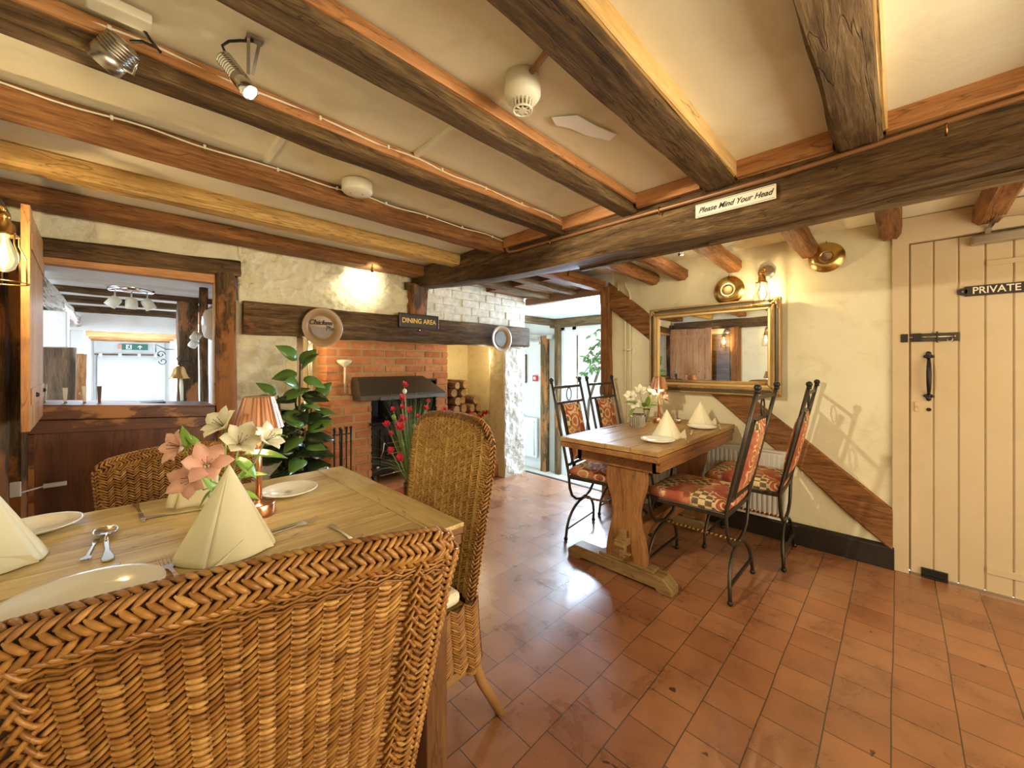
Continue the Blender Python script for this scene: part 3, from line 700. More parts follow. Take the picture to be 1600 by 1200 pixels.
# ================================================================== FURNITURE
# ------------------------------------------------------------------ rattan weave
def weave(m,S,u0,u1,v0,v1,nc,nr,ta,tb,rw,rt,over=1.12,seed=1,jit=.12,ring=3,sides=5,mi=0,edge=None,bulge=.5,flatfirst=0):
    "herringbone of short strands on surface S(u,v)->(point,normal); alternate columns lean opposite ways"
    rr=random.Random(seed)
    for i in range(nc):
        ua=u0+(u1-u0)*i/nc;ub=u0+(u1-u0)*(i+1)/nc
        tilt=ta if i%2==0 else tb
        wk=max(.72,math.cos(tilt))
        for j in range(-1,nr+1):
            vc=v0+(v1-v0)*(j+.5)/nr+ (v1-v0)/nr*rr.uniform(-jit,jit)
            uc=(ua+ub)/2
            if vc<min(v0,v1) or vc>max(v0,v1):continue
            if edge and not edge(uc,vc):continue
            p,n=S(uc,vc)
            e=1e-3
            pu,_=S(uc+e*(u1-u0),vc);pv,_=S(uc,vc+e*(v1-v0))
            du=(pu-p)/e/nc;dv=(pv-p)/e                    # du: one column wide, dv: whole height
            colw=du.length
            if colw<1e-6:continue
            dun=du/colw;dvn=dv.normalized()*(1 if v1>v0 else 1)
            a=tilt+rr.uniform(-.05,.05)
            d=(dun*math.cos(a)+dvn*math.sin(a)).normalized()
            L=colw/max(.35,math.cos(a))*over/2*rr.uniform(.93,1.06)
            sdv=n.cross(d).normalized()
            vs=[];N=ring
            for k in range(N+1):
                t=-1+2*k/N
                c=p+d*L*t+n*(rt*(bulge*(1-t*t)*2-.35))
                w=rw*wk*(1-.55*t*t*t*t);h=rt*(1-.3*t*t)
                for q in range(sides):
                    an=2*PI*q/sides
                    vs.append(c+sdv*math.cos(an)*w+n*math.sin(an)*h)
            fs=[]
            for k in range(N):
                for q in range(sides):
                    fs.append((k*sides+q,k*sides+(q+1)%sides,(k+1)*sides+(q+1)%sides,(k+1)*sides+q))
            fs.append(tuple(range(sides)));fs.append(tuple(N*sides+q for q in range(sides-1,-1,-1)))
            m.add(vs,fs,mi)
def surf_normal(f,side):
    def S(u,v):
        p=Vector(f(u,v));e=1e-3
        a=Vector(f(u+e,v))-p;b=Vector(f(u,v+e))-p
        n=a.cross(b)
        n=n.normalized() if n.length>1e-12 else Vector((0,0,1))
        if n.dot(Vector(side))<0:n=-n
        return p,n
    return S
def braid(m,pts,r,pitch,width,strands=3,lines=3,seed=0):
    "plait of three flat bundles, each made of thin canes, along a polyline (list of (point, side vector, normal))"
    L=[0]
    for a,b in zip(pts,pts[1:]): L.append(L[-1]+(b[0]-a[0]).length)
    tot=L[-1];n=int(tot/pitch*14)
    for s in range(strands):
        for q in range(lines):
            path=[]
            for i in range(n+1):
                l=tot*i/n
                k=max(0,min(len(pts)-2,next((z for z in range(len(L)-1) if L[z+1]>=l),len(L)-2)))
                t=(l-L[k])/max(1e-9,(L[k+1]-L[k]))
                p=pts[k][0].lerp(pts[k+1][0],t);sd=pts[k][1].lerp(pts[k+1][1],t);nn=pts[k][2].lerp(pts[k+1][2],t)
                ph=2*PI*(l/pitch+s/strands)
                off=(q-(lines-1)/2)*r*1.7
                path.append(p+sd*(math.sin(ph)*width+off*.45)+nn*(math.sin(2*ph)*r*1.6+r)+ (pts[k+1][0]-pts[k][0]).normalized()*off*.9*math.cos(ph))
            m.tube(path,r,5)
# ---- chair kind one: square topped rattan chair with a thick woven roll (origin on the floor under the back)
def hw1(z): return .225+.045*(z-.45)/.45
def back1(u,v,off=0.):
    z=.26+.615*v
    y=-.10*(z-.45)/.45-.036*(1-u*u)*(.4+.6*v)+off
    return (u*(hw1(z)+.0),y,z+.028*(1-u*u)*v)
def make_rattan_square():
    t=thing('rattan_chair','','chair')
    # core
    m=MB();m.grid(lambda u,v:back1(-1+2*u,v,-.012),24,24);m.build('woven_back_core',m_ratdark,t,smooth=True,solid=.020,off=0)
    m=MB()
    f=lambda u,v:back1(u,v,-.024)
    weave(m,surf_normal(f,(0,-1,0)),-.86,.86,.0,.985,24,68,R(-9),R(40),.0041,.0033,1.14,3,ring=4,sides=6,bulge=.32)
    # flat edge columns
    weave(m,surf_normal(f,(0,-1,0)),.86,1.0,.0,.985,2,50,R(-42),R(42),.0048,.0036,1.15,5)
    weave(m,surf_normal(f,(0,-1,0)),-1.0,-.86,.0,.985,2,50,R(-42),R(42),.0048,.0036,1.15,6)
    fr=lambda u,v:back1(u,v,.003)
    weave(m,surf_normal(fr,(0,1,0)),-1,1,.25,.99,26,52,R(-36),R(36),.0048,.0036,1.12,8)
    m.build('woven_back',m_rat,t,smooth=True,norm=False)
    # braids near the sides (outer face)
    for s in (-1,1):
        m=MB();pts=[]
        for i in range(22):
            v=.98*(1-i/21);u=s*.80
            p,n=surf_normal(f,(0,-1,0))(u,v)
            pts.append((p+n*.004,Vector((1,0,0)),n))
        braid(m,pts,.0026,.062,.0105);m.build('braid',m_rat,t,smooth=True,norm=False)
    # roll along the top, continuing thinner down both sides
    CP=[];CR=[]
    for i in range(16): 
        v=i/16*.96;CP.append(Vector(back1(-1,v,-.012))+Vector((-.004,0,0)));CR.append(.013+.004*v)
    for i in range(5):
        a=PI/2*i/4;c_=Vector(back1(-.93,.965,-.012));CP.append(c_+Vector((-.024*math.cos(a),0,.022*math.sin(a))));CR.append(.017+.008*i/4)
    for i in range(1,40):
        u=-.93+1.86*i/40;CP.append(Vector(back1(u,1.0,-.012))+Vector((0,0,.002)));CR.append(.026)
    for i in range(5):
        a=PI/2*(1-i/4);c_=Vector(back1(.93,.965,-.012));CP.append(c_+Vector((.024*math.cos(a),0,.022*math.sin(a))));CR.append(.025-.008*i/4)
    for i in range(16):
        v=.96*(1-(i+1)/16);CP.append(Vector(back1(1,v,-.012))+Vector((.004,0,0)));CR.append(.017-.004*(1-v))
    LL=[0]
    for p_,q_ in zip(CP,CP[1:]): LL.append(LL[-1]+(q_-p_).length)
    def at(w):
        l=max(0,min(1,w))*LL[-1];k=0
        while k<len(LL)-2 and LL[k+1]<l:k+=1
        q=(l-LL[k])/max(1e-9,LL[k+1]-LL[k]);d=(CP[min(len(CP)-1,k+2)]-CP[max(0,k-1)]).normalized()
        return CP[k].lerp(CP[k+1],q),d,CR[k]+(CR[k+1]-CR[k])*q
    m=MB();m.tube([at(i/90)[0] for i in range(91)],[at(i/90)[2]-.006 for i in range(91)],12);m.build('roll_core',m_ratdark,t,smooth=True)
    def Sroll(u,v):
        c,d,r_=at(v);side=Vector((0,-1,0));side=(side-d*side.dot(d)).normalized();up=side.cross(d).normalized();an=2*PI*u
        n=(side*math.cos(an)+up*math.sin(an)).normalized();return c+n*(r_-.003),n
    m=MB();nb=10
    for b in range(nb):
        weave(m,Sroll,b/nb,(b+1)/nb,0.0,1.0,1,150,R(50 if b%2 else -50),0,.0058,.0036,1.20,20+b,jit=.06,ring=4,sides=6)
    m.build('woven_roll',m_rat,t,smooth=True,norm=False)
    # thin cords under the roll
    m=MB()
    for q in range(4):
        m.tube([Vector(f(u/20-1,.975-.012*q+.006*math.sin(u*2.1+q)))+Vector((0,-.006,0)) for u in range(0,41)],.0022,5)
    m.build('binding_cord',m_rat,t,smooth=True,norm=False)
    # seat, apron, legs
    m=MB();m.box(-.195,.195,.0,.31,.405,.44);m.build('seat',m_rat_lit,t,bevel=.015)
    m=MB();m.box(-.19,.19,.02,.30,.44,.475);m.build('cushion',m_napkin,t,bevel=.018,seg=3)
    m=MB()
    def apron(u,v):
        a=u*4
        c=[(-.22,-.005),(.22,-.005),(.195,.315),(-.195,.315)]
        k=int(min(3,a));q=a-k;x0,y0=c[k];x1,y1=c[(k+1)%4]
        return (x0+(x1-x0)*q,y0+(y1-y0)*q,.27+.14*v)
    m.grid(lambda u,v:apron(u,v),32,2);m.build('apron',m_rat,t,solid=.012)
    for x,y,dx,dy in ((-.20,.0,-.02,-.06),(.20,.0,.02,-.06),(-.19,.31,-.01,.01),(.19,.31,.01,.01)):
        m=MB();m.tube([(x,y,.40),(x+dx*.4,y+dy*.4,.2),(x+dx,y+dy,.0)],[.019,.018,.016],10);m.build('leg',m_cane,t,smooth=True)
    return t
chA=make_rattan_square()
chA['label']='large honey-brown rattan chair seen from behind, closest chair at the near table';chA['group']='rattan chairs around the near table'
chA.location=(.160,.716,.020);chA.rotation_euler=(0,0,R(-14))
chC=dup(chA,(.165,1.795,0),R(180-1),'rattan chair across the near table, in front of the dark bar panel','rattan chairs around the near table');chC.scale=(.80,1,.965)
# ---- chair kind two: tall arched rattan chair
def prof2(v): # width factor along the height incl. rounded shoulders
    return 1
def back2(u,v,off=0.):
    # v 0..1 : z .44 .. arch
    top=1.008-.022*u*u-.05*max(0,(abs(u)-.66)/.34)**2.4
    z=.44+(top-.44)*v
    hw=.205+.026*min(1,v*1.15)
    hw*=1-.035*max(0,(v-.84)/.16)**2
    y=-.012-.070*v-.02*(1-u*u)+off
    return (u*hw,y,z)
def make_rattan_arched():
    t=thing('rattan_chair','','chair')
    m=MB();m.grid(lambda u,v:back2(-1+2*u,v,0),24,28);m.build('woven_back_core',m_ratdark,t,smooth=True,solid=.026,off=0)
    m=MB();S=surf_normal(lambda u,v:back2(u,v,.014),(0,1,0));weave(m,S,-1,1,.0,1.0,22,66,R(-36),R(36),.0044,.0032,1.12,31,ring=3,sides=6,bulge=.35)
    m.build('woven_back',m_rat_lit,t,smooth=True,norm=False)
    m=MB();S=surf_normal(lambda u,v:back2(u,v,-.015),(0,-1,0));weave(m,S,-1,1,.0,1.0,22,60,R(-38),R(38),.0046,.0034,1.14,32)
    m.build('woven_back_outer',m_rat,t,smooth=True,norm=False)
    # woven rim round the edge
    rim=[Vector(back2(-1,i/16)) for i in range(16)]+[Vector(back2(-1+2*i/24,1)) for i in range(25)]+[Vector(back2(1,1-i/16)) for i in range(1,17)]
    m=MB();m.tube(rim,.014,8);m.build('rim_core',m_ratdark,t,smooth=True)
    m=MB()
    NR=len(rim)-1
    def Srim(u,v):
        x=min(.999,max(0,v))*NR;k=int(x);q=x-k;c=rim[k].lerp(rim[k+1],q);d=(rim[k+1]-rim[k]).normalized()
        side=d.cross(Vector((0,1,0))).normalized();nn=Vector((0,1,0));an=2*PI*u
        n=(side*math.cos(an)+nn*math.sin(an)).normalized();return c+n*.0145,n
    for b in range(6): weave(m,Srim,b/6,(b+1)/6,0,1,1,120,R(45 if b%2 else -45),0,.0048,.0034,1.18,50+b)
    m.build('woven_rim',m_rat,t,smooth=True,norm=False)
    # seat box with curved woven skirt
    m=MB();m.box(-.205,.205,-.0,.35,.40,.43);m.build('seat',m_rat_lit,t,bevel=.015)
    m=MB();m.box(-.20,.20,.02,.34,.432,.478);m.build('cushion',m_napkin,t,bevel=.02,seg=3)
    cs=[(-.215,.355),(-.225,-.02),(.225,-.02),(.215,.355),(-.215,.355)]
    def skirt(u,v,off=0):
        a=min(3.9999,max(0,u*4));k=int(a);q=a-k;x=cs[k][0]+(cs[k+1][0]-cs[k][0])*q;y=cs[k][1]+(cs[k+1][1]-cs[k][1])*q
        nn=[(-1,0),(0,-1),(1,0),(0,1)][k]
        fl=(.018*(1-v)**1.5)+off
        return (x+nn[0]*fl,y+nn[1]*fl,.245+.20*v+.03*math.sin(PI*q)*(1-v))
    m=MB();m.grid(lambda u,v:skirt(u,v),48,6);m.build('skirt_core',m_ratdark,t,smooth=False,solid=.012,off=0)
    m=MB()
    for k,side in enumerate(((-1,0,0),(0,-1,0),(1,0,0),(0,1,0))):
        S=surf_normal(lambda u,v:skirt(u,v,.007),side)
        weave(m,S,k/4+.0005,(k+1)/4-.0005,.0,1.0,14 if k!=1 else 16,24,R(-36),R(36),.0046,.0034,1.14,70+k)
    m.build('woven_skirt',m_rat,t,smooth=True,norm=False)
    m=MB();m.bar((-.20,.0,.225),(-.20,.33,.225),.018,.045);m.build('stretcher',m_cane,t,bevel=.004)
    m=MB();m.bar((.20,.0,.225),(.20,.33,.225),.018,.045);m.build('stretcher',m_cane,t,bevel=.004)
    m=MB();m.bar((-.20,-.005,.225),(.20,-.005,.225),.018,.045);m.build('stretcher',m_cane,t,bevel=.004)
    for x,y,dx,dy in ((-.205,-.01,-.02,-.12),(.205,-.01,.02,-.12),(-.20,.33,-.005,.015),(.20,.33,.005,.015)):
        m=MB();m.tube([(x,y,.44),(x,y,.26),(x+dx*.35,y+dy*.35,.15),(x+dx,y+dy,.0)],[.017,.018,.017,.015],10);l=m.build('leg',m_cane,t,smooth=True)
        m=MB()
        for q in range(9): m.tube([(x+.0195*math.cos(a*PI/5),y+.0195*math.sin(a*PI/5),.205+.0055*q) for a in range(10)],.0028,5,closed=True)
        m.build('leg_binding',m_rat,l,smooth=True)
    return t
chB=make_rattan_arched()
chB['label']='tall round-topped rattan chair at the right end of the near table';chB['group']='rattan chairs around the near table'
chB.location=(.800,1.200,-.006);chB.rotation_euler=(0,0,R(90))

# ------------------------------------------------------------------ near table
def plank_top(parent,x0,x1,y0,y1,z0,z1,nb,mx,my,bread=.11):
    m=MB();w=(y1-y0)/nb
    for i in range(nb): m.box(x0,x1-bread-.001,y0+w*i+.0006,y0+w*(i+1)-.0006,z0,z1)
    m.build('tabletop',mx,parent,bevel=.0015)
    m=MB();m.box(x1-bread+.001,x1,y0,y1,z0,z1);m.build('breadboard_end',my,parent,bevel=.0015)
m_topx=wood('near_table_top',TOP,'X',1.0,.42,.2,grain=30,knots=.7,fine=.2)
m_topy=wood('near_table_end',TOP,'Y',1.0,.42,.2,grain=30,knots=.7,fine=.2)
m_postz2=wood('near_table_leg',[(0,(.05,.02,.008)),(.5,(.16,.07,.025)),(1,(.28,.14,.055))],'Z',1,.5,.3)
t=thing('dining_table','large plank-topped wooden dining table in the near foreground','table',(.15,1.28,0))
def L(m): return wmb(t,m)
class _P: pass
# build in local coordinates
plank_top(t,-.50,.525,-.423,.423,.7505,.7625,8,m_topx,m_topy,.10)
m=MB();m.box(-.50,.5245,-.4225,.4225,.733,.750);m.build('edge_band',m_postz2,t,bevel=.002)
m=MB();m.box(-.50,.520,-.418,.418,.702,.730);m.build('under_leaf',m_postz2,t,bevel=.002)
m=MB();m.box(-.48,.47,-.37,-.34,.60,.70);m.box(-.48,.47,.34,.37,.60,.70);m.box(.44,.47,-.37,.37,.60,.70);m.build('apron',m_oak,t,bevel=.002)
for x in (-.45,.455):
    for y in (-.364,.364):
        m=MB();m.box(x-.033,x+.033,y-.033,y+.033,0,.70);m.build('leg',m_postz2,t,bevel=.004)

# ------------------------------------------------------------------ trestle table
m_oaktop=wood('oak_top',[(0,(.17,.085,.025)),(.35,(.33,.185,.06)),(.65,(.43,.27,.09)),(1,(.54,.37,.15))],'X',1.2,.42,.2,grain=46,knots=.15)
t=thing('trestle_table','heavy oak draw-leaf trestle table set against the mirror wall','table',(2.52,1.15,0))
m=MB()
for i in range(4):
    w=.612/4;m.box(1.885,3.155,.846+w*i+.0004,.846+w*(i+1)-.0004,.736,.7625)
wmb(t,m).build('tabletop',m_oaktop,t,bevel=.003)
m=MB();m.box(1.888,3.15,.85,1.455,.703,.732);wmb(t,m).build('draw_leaf',m_oak,t,bevel=.003)
m=MB();m.box(1.99,3.12,.90,.93,.62,.703);m.box(1.99,3.12,1.375,1.405,.62,.703);m.box(1.99,2.02,.90,1.405,.62,.703);m.box(3.09,3.12,.90,1.405,.62,.703);wmb(t,m).build('apron',m_oak,t,bevel=.002)
m=MB();m.box(1.91,3.1,.848,.872,.655,.703);wmb(t,m).build('side_rail',m_oak,t,bevel=.002)
def trestle(X,far=False):
    prof=[(.98,.62),(.975,.56),(.985,.50),(1.01,.42),(1.02,.36),(1.005,.28),(.985,.20),(.975,.13),(.975,.085)]
    pts=[(y,z) for y,z in prof]+[(2.19-y,z) for y,z in reversed(prof)]
    m=MB();m.prism(pts,X,X+.05,'X');wmb(t,m).build('trestle_leg',m_oakz,t,bevel=.003)
    a0,a1=(.955,1.235) if far else (.826,1.479)
    m=MB();m.prism([(a0,.0),(a0+.07,.0),(a0+.09,.018),(a1-.10,.018),(a1-.08,.0),(a1,.0),(a1,.045),(a1-.05,.082),(a0+.05,.082),(a0,.040)],X-.015,X+.075,'X')
    m.box(X-.008,X+.065,a0+.10,a1-.1 if far else 1.26,.082,.098)
    wmb(t,m).build('foot',m_oaky,t,bevel=.004)
    m=MB();m.box(X-.075,X,1.06,1.12,.20,.235);m.box(X-.045,X-.022,1.045,1.135,.15,.16);m.prism([(X-.05,.13),(X-.015,.13),(X-.012,.28),(X-.045,.28)],1.075,1.105,'Y')
    wmb(t,m).build('wedge',m_oaky,t,bevel=.003)
trestle(2.005);trestle(2.93,True)
m=MB();m.box(2.05,2.935,1.06,1.12,.185,.265);wmb(t,m).build('stretcher',m_oak,t,bevel=.003)

# ------------------------------------------------------------------ iron chairs with tapestry seats
def make_iron():
    t=thing('iron_chair','','chair')
    w=.205
    def rear(s):
        # side post: straight and leaning above the seat, bending into the U below
        return [(s*w,-.335,1.075),(s*w,-.275,.80),(s*w,-.205,.48),(s*w*.995,-.20,.44),(s*w*.93,-.20,.36),(s*w*.78,-.20,.30),(s*w*.5,-.20,.262),(s*w*.2,-.20,.248),(0,-.20,.246)]
    for s in (-1,1):
        m=MB();m.tube(rear(s),[.010]*3+[.0095]*6,8);m.build('back_post',m_iron,t,smooth=True)
        m=MB();m.ball((s*w,-.337,1.088),.0165,14);m.tube([(s*w,-.336,1.062),(s*w,-.3365,1.078)],[.013,.012],10);m.build('finial',m_ironb,t,smooth=True)
    m=MB();m.tube([(s_*w,.20,.455) if abs(s_)==1 else None for s_ in (-1,)]+[(-w*.98,.20,.40),(-w*.85,.20,.33),(-w*.55,.20,.275),(0,.20,.250),(w*.55,.20,.275),(w*.85,.20,.33),(w*.98,.20,.40),(w,.20,.455)],.009,8);m.build('front_hoop',m_iron,t,smooth=True)
    for y,nm in ((-.20,'rear_foot_arch'),(.20,'front_foot_arch')):
        dy=-.02 if y<0 else .01
        pts=[]
        for i in range(13):
            a=PI*i/12;pts.append((-math.cos(a)*w*1.02,y+dy*(1-math.sin(a)),.015+.225*math.sin(a)**.8))
        m=MB();m.tube(pts,.0095,8);o=m.build(nm,m_iron,t,smooth=True)
        m=MB();m.bar((-w*.99,y+dy*.6,.085),(w*.99,y+dy*.6,.085),.016,.012);m.build('cross_bar',m_iron,o,bevel=.002)
        for s in (-1,1):
            m=MB();m.ball((s*w*1.02,y+dy,.014),.0145,12);m.build('ball_foot',m_ironb,o,smooth=True)
    # twisted bar joining front and rear
    m=MB();n=60;vs=[];fs=[]
    for i in range(n+1):
        y=-.19+.38*i/n;a=i*.42
        for k in range(4): vs.append((.0085*math.cos(a+k*PI/2),y,.247+.0085*math.sin(a+k*PI/2)))
    for i in range(n):
        for k in range(4): fs.append((i*4+k,i*4+(k+1)%4,i*4+4+(k+1)%4,i*4+4+k))
    m.add(vs,fs);m.build('twisted_bar',m_brassd,t)
    def bp(z): # y on the leaning back at height z
        return -.205-(.07)*(z-.48)/.32 if z<.8 else -.275-.06*(z-.8)/.275
    for z in (1.035,.925):
        m=MB();m.bar((-w,bp(z),z),(w,bp(z),z),.007,.020);m.build('back_rail',m_iron,t,bevel=.001)
    m=MB();m.bar((-w,bp(.515),.515),(w,bp(.515),.515),.012,.020);m.build('back_rail',m_iron,t,bevel=.001)
    m=MB();m.tube([(.034*math.cos(a*PI/12),bp(.98)+0,.98+.045*math.sin(a*PI/12)) for a in range(24)],.0042,6,closed=True);m.build('ring',m_ironb,t,smooth=True)
    for s in (-1,1):
        m=MB();m.bar((s*.125,bp(.51),.51),(s*.125,bp(.925)-.004,.925),.009,.018,(0,1,0));m.build('panel_bar',m_iron,t,bevel=.001)
    # padded back panel
    def pad(cx0,cx1,ya,yb,z0,z1,nu=14,nv=18,puff=.022):
        mm=MB()
        for sgn in (1,-1):
            def f(u,v):
                x=cx0+(cx1-cx0)*u;z=z0+(z1-z0)*v
                e=(1-abs(2*u-1)**4)*(1-abs(2*v-1)**6)
                return (x,bp(z)+ (ya if sgn>0 else yb)+sgn*puff*e,z)
            mm.grid(f,nu,nv,flip=(sgn>0))
        return mm
    m=pad(-.120,.120,.012,-.006,.535,.912);
    m.build('back_pad',m_fab,t,smooth=True)
    # seat
    m=MB();m.box(-w-.005,w+.005,-.205,.215,.425,.452);m.build('seat_frame',m_iron,t,bevel=.004)
    def seat(u,v):
        a=2*PI*u;k=v
        # rounded-square loft
        ca,sa=math.cos(a),math.sin(a);q=1/max(abs(ca),abs(sa));q=1+(q-1)*.86
        lv=[(1.0,.452),(1.035,.468),(1.03,.486),(.93,.506),(.6,.516),(.0,.52)]
        x=k*(len(lv)-1);i=min(len(lv)-2,int(x));f=x-i
        r=lv[i][0]+(lv[i+1][0]-lv[i][0])*f;z=lv[i][1]+(lv[i+1][1]-lv[i][1])*f
        return (ca*q*w*r,.005+sa*q*w*1.0*r,z)
    m=MB();m.grid(seat,40,15,closeu=True);m.build('seat_cushion',m_fab,t,smooth=True)
    return t
IG='wrought iron chairs at the trestle table'
i0=make_iron();i0.location=(2.345,.815,0);i0.rotation_euler=(0,0,0)
i0['label']='wrought iron tapestry chair at the near corner of the trestle table, back towards us';i0['group']=IG
dup(i0,(2.905,.700,0),R(2),'wrought iron chair with tapestry pad next to the wall under the mirror corner, seen edge-on',IG)
dup(i0,(2.375,1.415,0),R(180+7),'wrought iron chair across the trestle table, the one nearer the fireplace',IG)
dup(i0,(2.90,1.475,0),R(180+2),'wrought iron chair across the trestle table, against the mirror wall beside the white pipes',IG)

# ------------------------------------------------------------------ mirror
t=thing('wall_mirror','large gilt-framed rectangular mirror on the right wall','mirror',(XW-.058,1.02,1.315),R(-1.2))
def fr(y0,y1,z0,z1,wd,x,th,mat,nm,n=1,bev=.004,orn=0):
    m=MB()
    m.prism([(y0,z0),(y1,z0),(y1-wd,z0+wd),(y0+wd,z0+wd)],x,x+th,'X');m.prism([(y0,z1),(y0+wd,z1-wd),(y1-wd,z1-wd),(y1,z1)],x,x+th,'X')
    m.prism([(y0,z0),(y0+wd,z0+wd),(y0+wd,z1-wd),(y0,z1)],x,x+th,'X');m.prism([(y1,z0),(y1,z1),(y1-wd,z1-wd),(y1-wd,z0+wd)],x,x+th,'X')
    return m.build(nm,mat,t,bevel=bev)
A=.462;B=.337
fr(-A,A,-B,B,.016,-.032,.045,m_gild,'outer_moulding',bev=.005)
fr(-A+.015,A-.015,-B+.015,B-.015,.020,-.018,.03,m_gildd,'dark_band')
fr(-A+.034,A-.034,-B+.034,B-.034,.026,-.036,.045,m_gild,'carved_moulding',bev=.008)
fr(-A+.058,A-.058,-B+.058,B-.058,.020,-.026,.03,m_gildl,'gold_slip',bev=.004)
m=MB();m.box(-.010,-.004,-A+.07,A-.07,-B+.07,B-.07);m.build('mirror_glass',m_mirror,t)
m=MB()
gy,gz=A-.078,B-.078
m.prism([(-gy,-gz),(gy,-gz),(gy-.022,-gz+.022),(-gy+.022,-gz+.022)],-.0125,-.0105,'X')
for a,b in ((1,1),(1,-1),(-1,1),(-1,-1)):
    for k in range(5):
        m.ball((-.036,a*(A-.022-.006*k*(k%2)),b*(B-.022-.012*(k//2))),.012,8,(.7,1.1,1.0))
        m.ball((-.036,a*(A-.022-.013*k),b*(B-.016)),.008,8,(.7,1.2,.8));m.ball((-.036,a*(A-.016),b*(B-.022-.013*k)),.008,8,(.7,.8,1.2))
k=0
for q in range(58):
    y=-A+.06+q*(2*A-.12)/57
    for z in (-B+.046,B-.046): m.ball((-.037,y,z),.0062,6,(.6,1.3,.8))
for q in range(38):
    z=-B+.07+q*(2*B-.14)/37
    for y in (-A+.046,A-.046): m.ball((-.037,y,z),.0062,6,(.6,.8,1.3))
m.build('carved_ornament',m_gild,t,smooth=True)

# ------------------------------------------------------------------ brass dishes, wall lamps
m_dish=flat('brass_dish_gold',(.60,.42,.15),.24,1,var=.3,bscale=18)
def dish(loc,r,label,inner,dome=.03):
    t=thing('brass_dish',label,'wall dish',loc,0,'brass dishes on the right wall')
    m=MB();m.lathe([(r*.30,-.026),(r*.33,-.028),(r*.45,-.029),(r*.6,-.027),(r*.78,-.021),(r*.92,-.011),(r*.985,-.003),(r,-.002),(r,.0),(r*.97,.002)],48,axis='X',cap=False);m.build('rim',m_dish,t,smooth=True)
    m=MB();m.lathe([(1e-5,-.024),(r*.2,-.024),(r*.31,-.023)],32,axis='X',cap=False);m.build('centre',inner,t,smooth=True)
    m=MB();m.tube([(0,0,r),(-.004,0,r+.007),(0,0,r+.012)],.002,6);m.build('hook',m_iron,t)
    return t
dish((XW-.022,.895,1.745),.105,'domed brass dish on the wall just above the left part of the gilt mirror',m_brassd)
dish((XW-.018,.330,1.880),.094,'brass dish with a pale mirror centre, right of the wall lamp near the door',m_steel)
def cage_lamp(loc,label,arm,wallx):
    "loc: bulb centre; arm: direction (+1: wall on +X side, -1: wall on -X side)"
    x,y,z=loc
    t=thing('wall_lamp',label,'wall lamp',(x,y,z),0,'cage wall lamps')
    d=wallx-x
    m=MB();m.lathe([(.050,0),(.052,-.006),(.047,-.014),(.02,-.018),(1e-5,-.018)],28,(d,0,.115) ,'X' if arm>0 else '-X');m.build('wall_plate',m_brushed,t,smooth=True)
    m=MB();m.tube([(d-.012*arm,0,.115),(d*.5,0,.125),(d*.12,0,.125),(0,0,.115),(0,0,.098)],.006,8);m.ball((d*.35,0,.125),.013,10);m.build('arm',m_brass,t,smooth=True)
    m=MB();m.lathe([(.008,.105),(.014,.100),(.016,.085),(.014,.08),(.024,.062),(.0245,.038),(.030,.034),(.031,.026),(.020,.024)],24);m.build('lamp_holder',m_brass,t,smooth=True)
    c=MB()
    for k in range(5):
        a=2*PI*k/5+.5;ca,sa=math.cos(a),math.sin(a)
        c.tube([(.031*ca,.031*sa,.032),(.034*ca,.034*sa,.026),(.034*ca,.034*sa,.0),(.050*ca,.050*sa,-.040),(.052*ca,.052*sa,-.125)],.0022,6)
        c.ball((.034*ca,.034*sa,.033),.0045,6)
    c.tube([(.053*math.cos(a*PI/14),.053*math.sin(a*PI/14),-.125) for a in range(28)],.0022,6,closed=True)
    c.tube([(.033*math.cos(a*PI/10),.033*math.sin(a*PI/10),.028) for a in range(20)],.0022,6,closed=True)
    c.build('cage',m_brassd,t,smooth=True)
    m=MB();m.lathe([(.012,.026),(.013,.015),(.022,-.01),(.0305,-.038),(.031,-.055),(.024,-.078),(.010,-.090),(1e-5,-.092)],24,cap=False);m.build('bulb',m_glassb,t,smooth=True)
    m=MB();m.tube([(0,0,.02),(0,0,-.02)],.003,6)
    for k in range(4):
        a=PI/2*k;m.tube([(.003*math.cos(a),.003*math.sin(a),.0),(.010*math.cos(a),.010*math.sin(a),-.055)],.0012,4)
    m.build('filament',m_bulb,t)
    return t
def bulbglass():
    m,nt,b=newmat('bulb_glass');out=[n for n in nt.nodes if n.type=='OUTPUT_MATERIAL'][0]
    tr=nt.nodes.new('ShaderNodeBsdfTransparent');tr.inputs[0].default_value=(1,.95,.82,1)
    em=nt.nodes.new('ShaderNodeEmission');em.inputs[0].default_value=(1,.80,.42,1);em.inputs[1].default_value=.55
    gl=nt.nodes.new('ShaderNodeBsdfGlossy');gl.inputs['Roughness'].default_value=.05
    a=nt.nodes.new('ShaderNodeAddShader');mx=nt.nodes.new('ShaderNodeMixShader');fr_=nt.nodes.new('ShaderNodeFresnel');fr_.inputs[0].default_value=1.4
    nt.links.new(tr.outputs[0],a.inputs[0]);nt.links.new(em.outputs[0],a.inputs[1])
    nt.links.new(fr_.outputs[0],mx.inputs[0]);nt.links.new(a.outputs[0],mx.inputs[1]);nt.links.new(gl.outputs[0],mx.inputs[2]);nt.links.new(mx.outputs[0],out.inputs[0]);return m
m_glassb=bulbglass()
#CL
cage_lamp((XW-.125,.660,1.725),'brass cage wall lamp with glowing bulb above the gilt mirror',1,XW-.003)
light('bulb_mirror_wall','POINT',(XW-.125,.66,1.69),5,(1,.78,.46),.006)
cage_lamp((-.262,2.06,1.590),'brass cage wall lamp with glowing bulb on the left wall beside the bar hatch',-1,-.417)
light('bulb_left_wall','POINT',(-.262,2.06,1.55),7,(1,.74,.38),.006)
cage_lamp((-.262,1.50,1.590),'second brass cage wall lamp on the left wall, seen only in the mirror',-1,-.417)
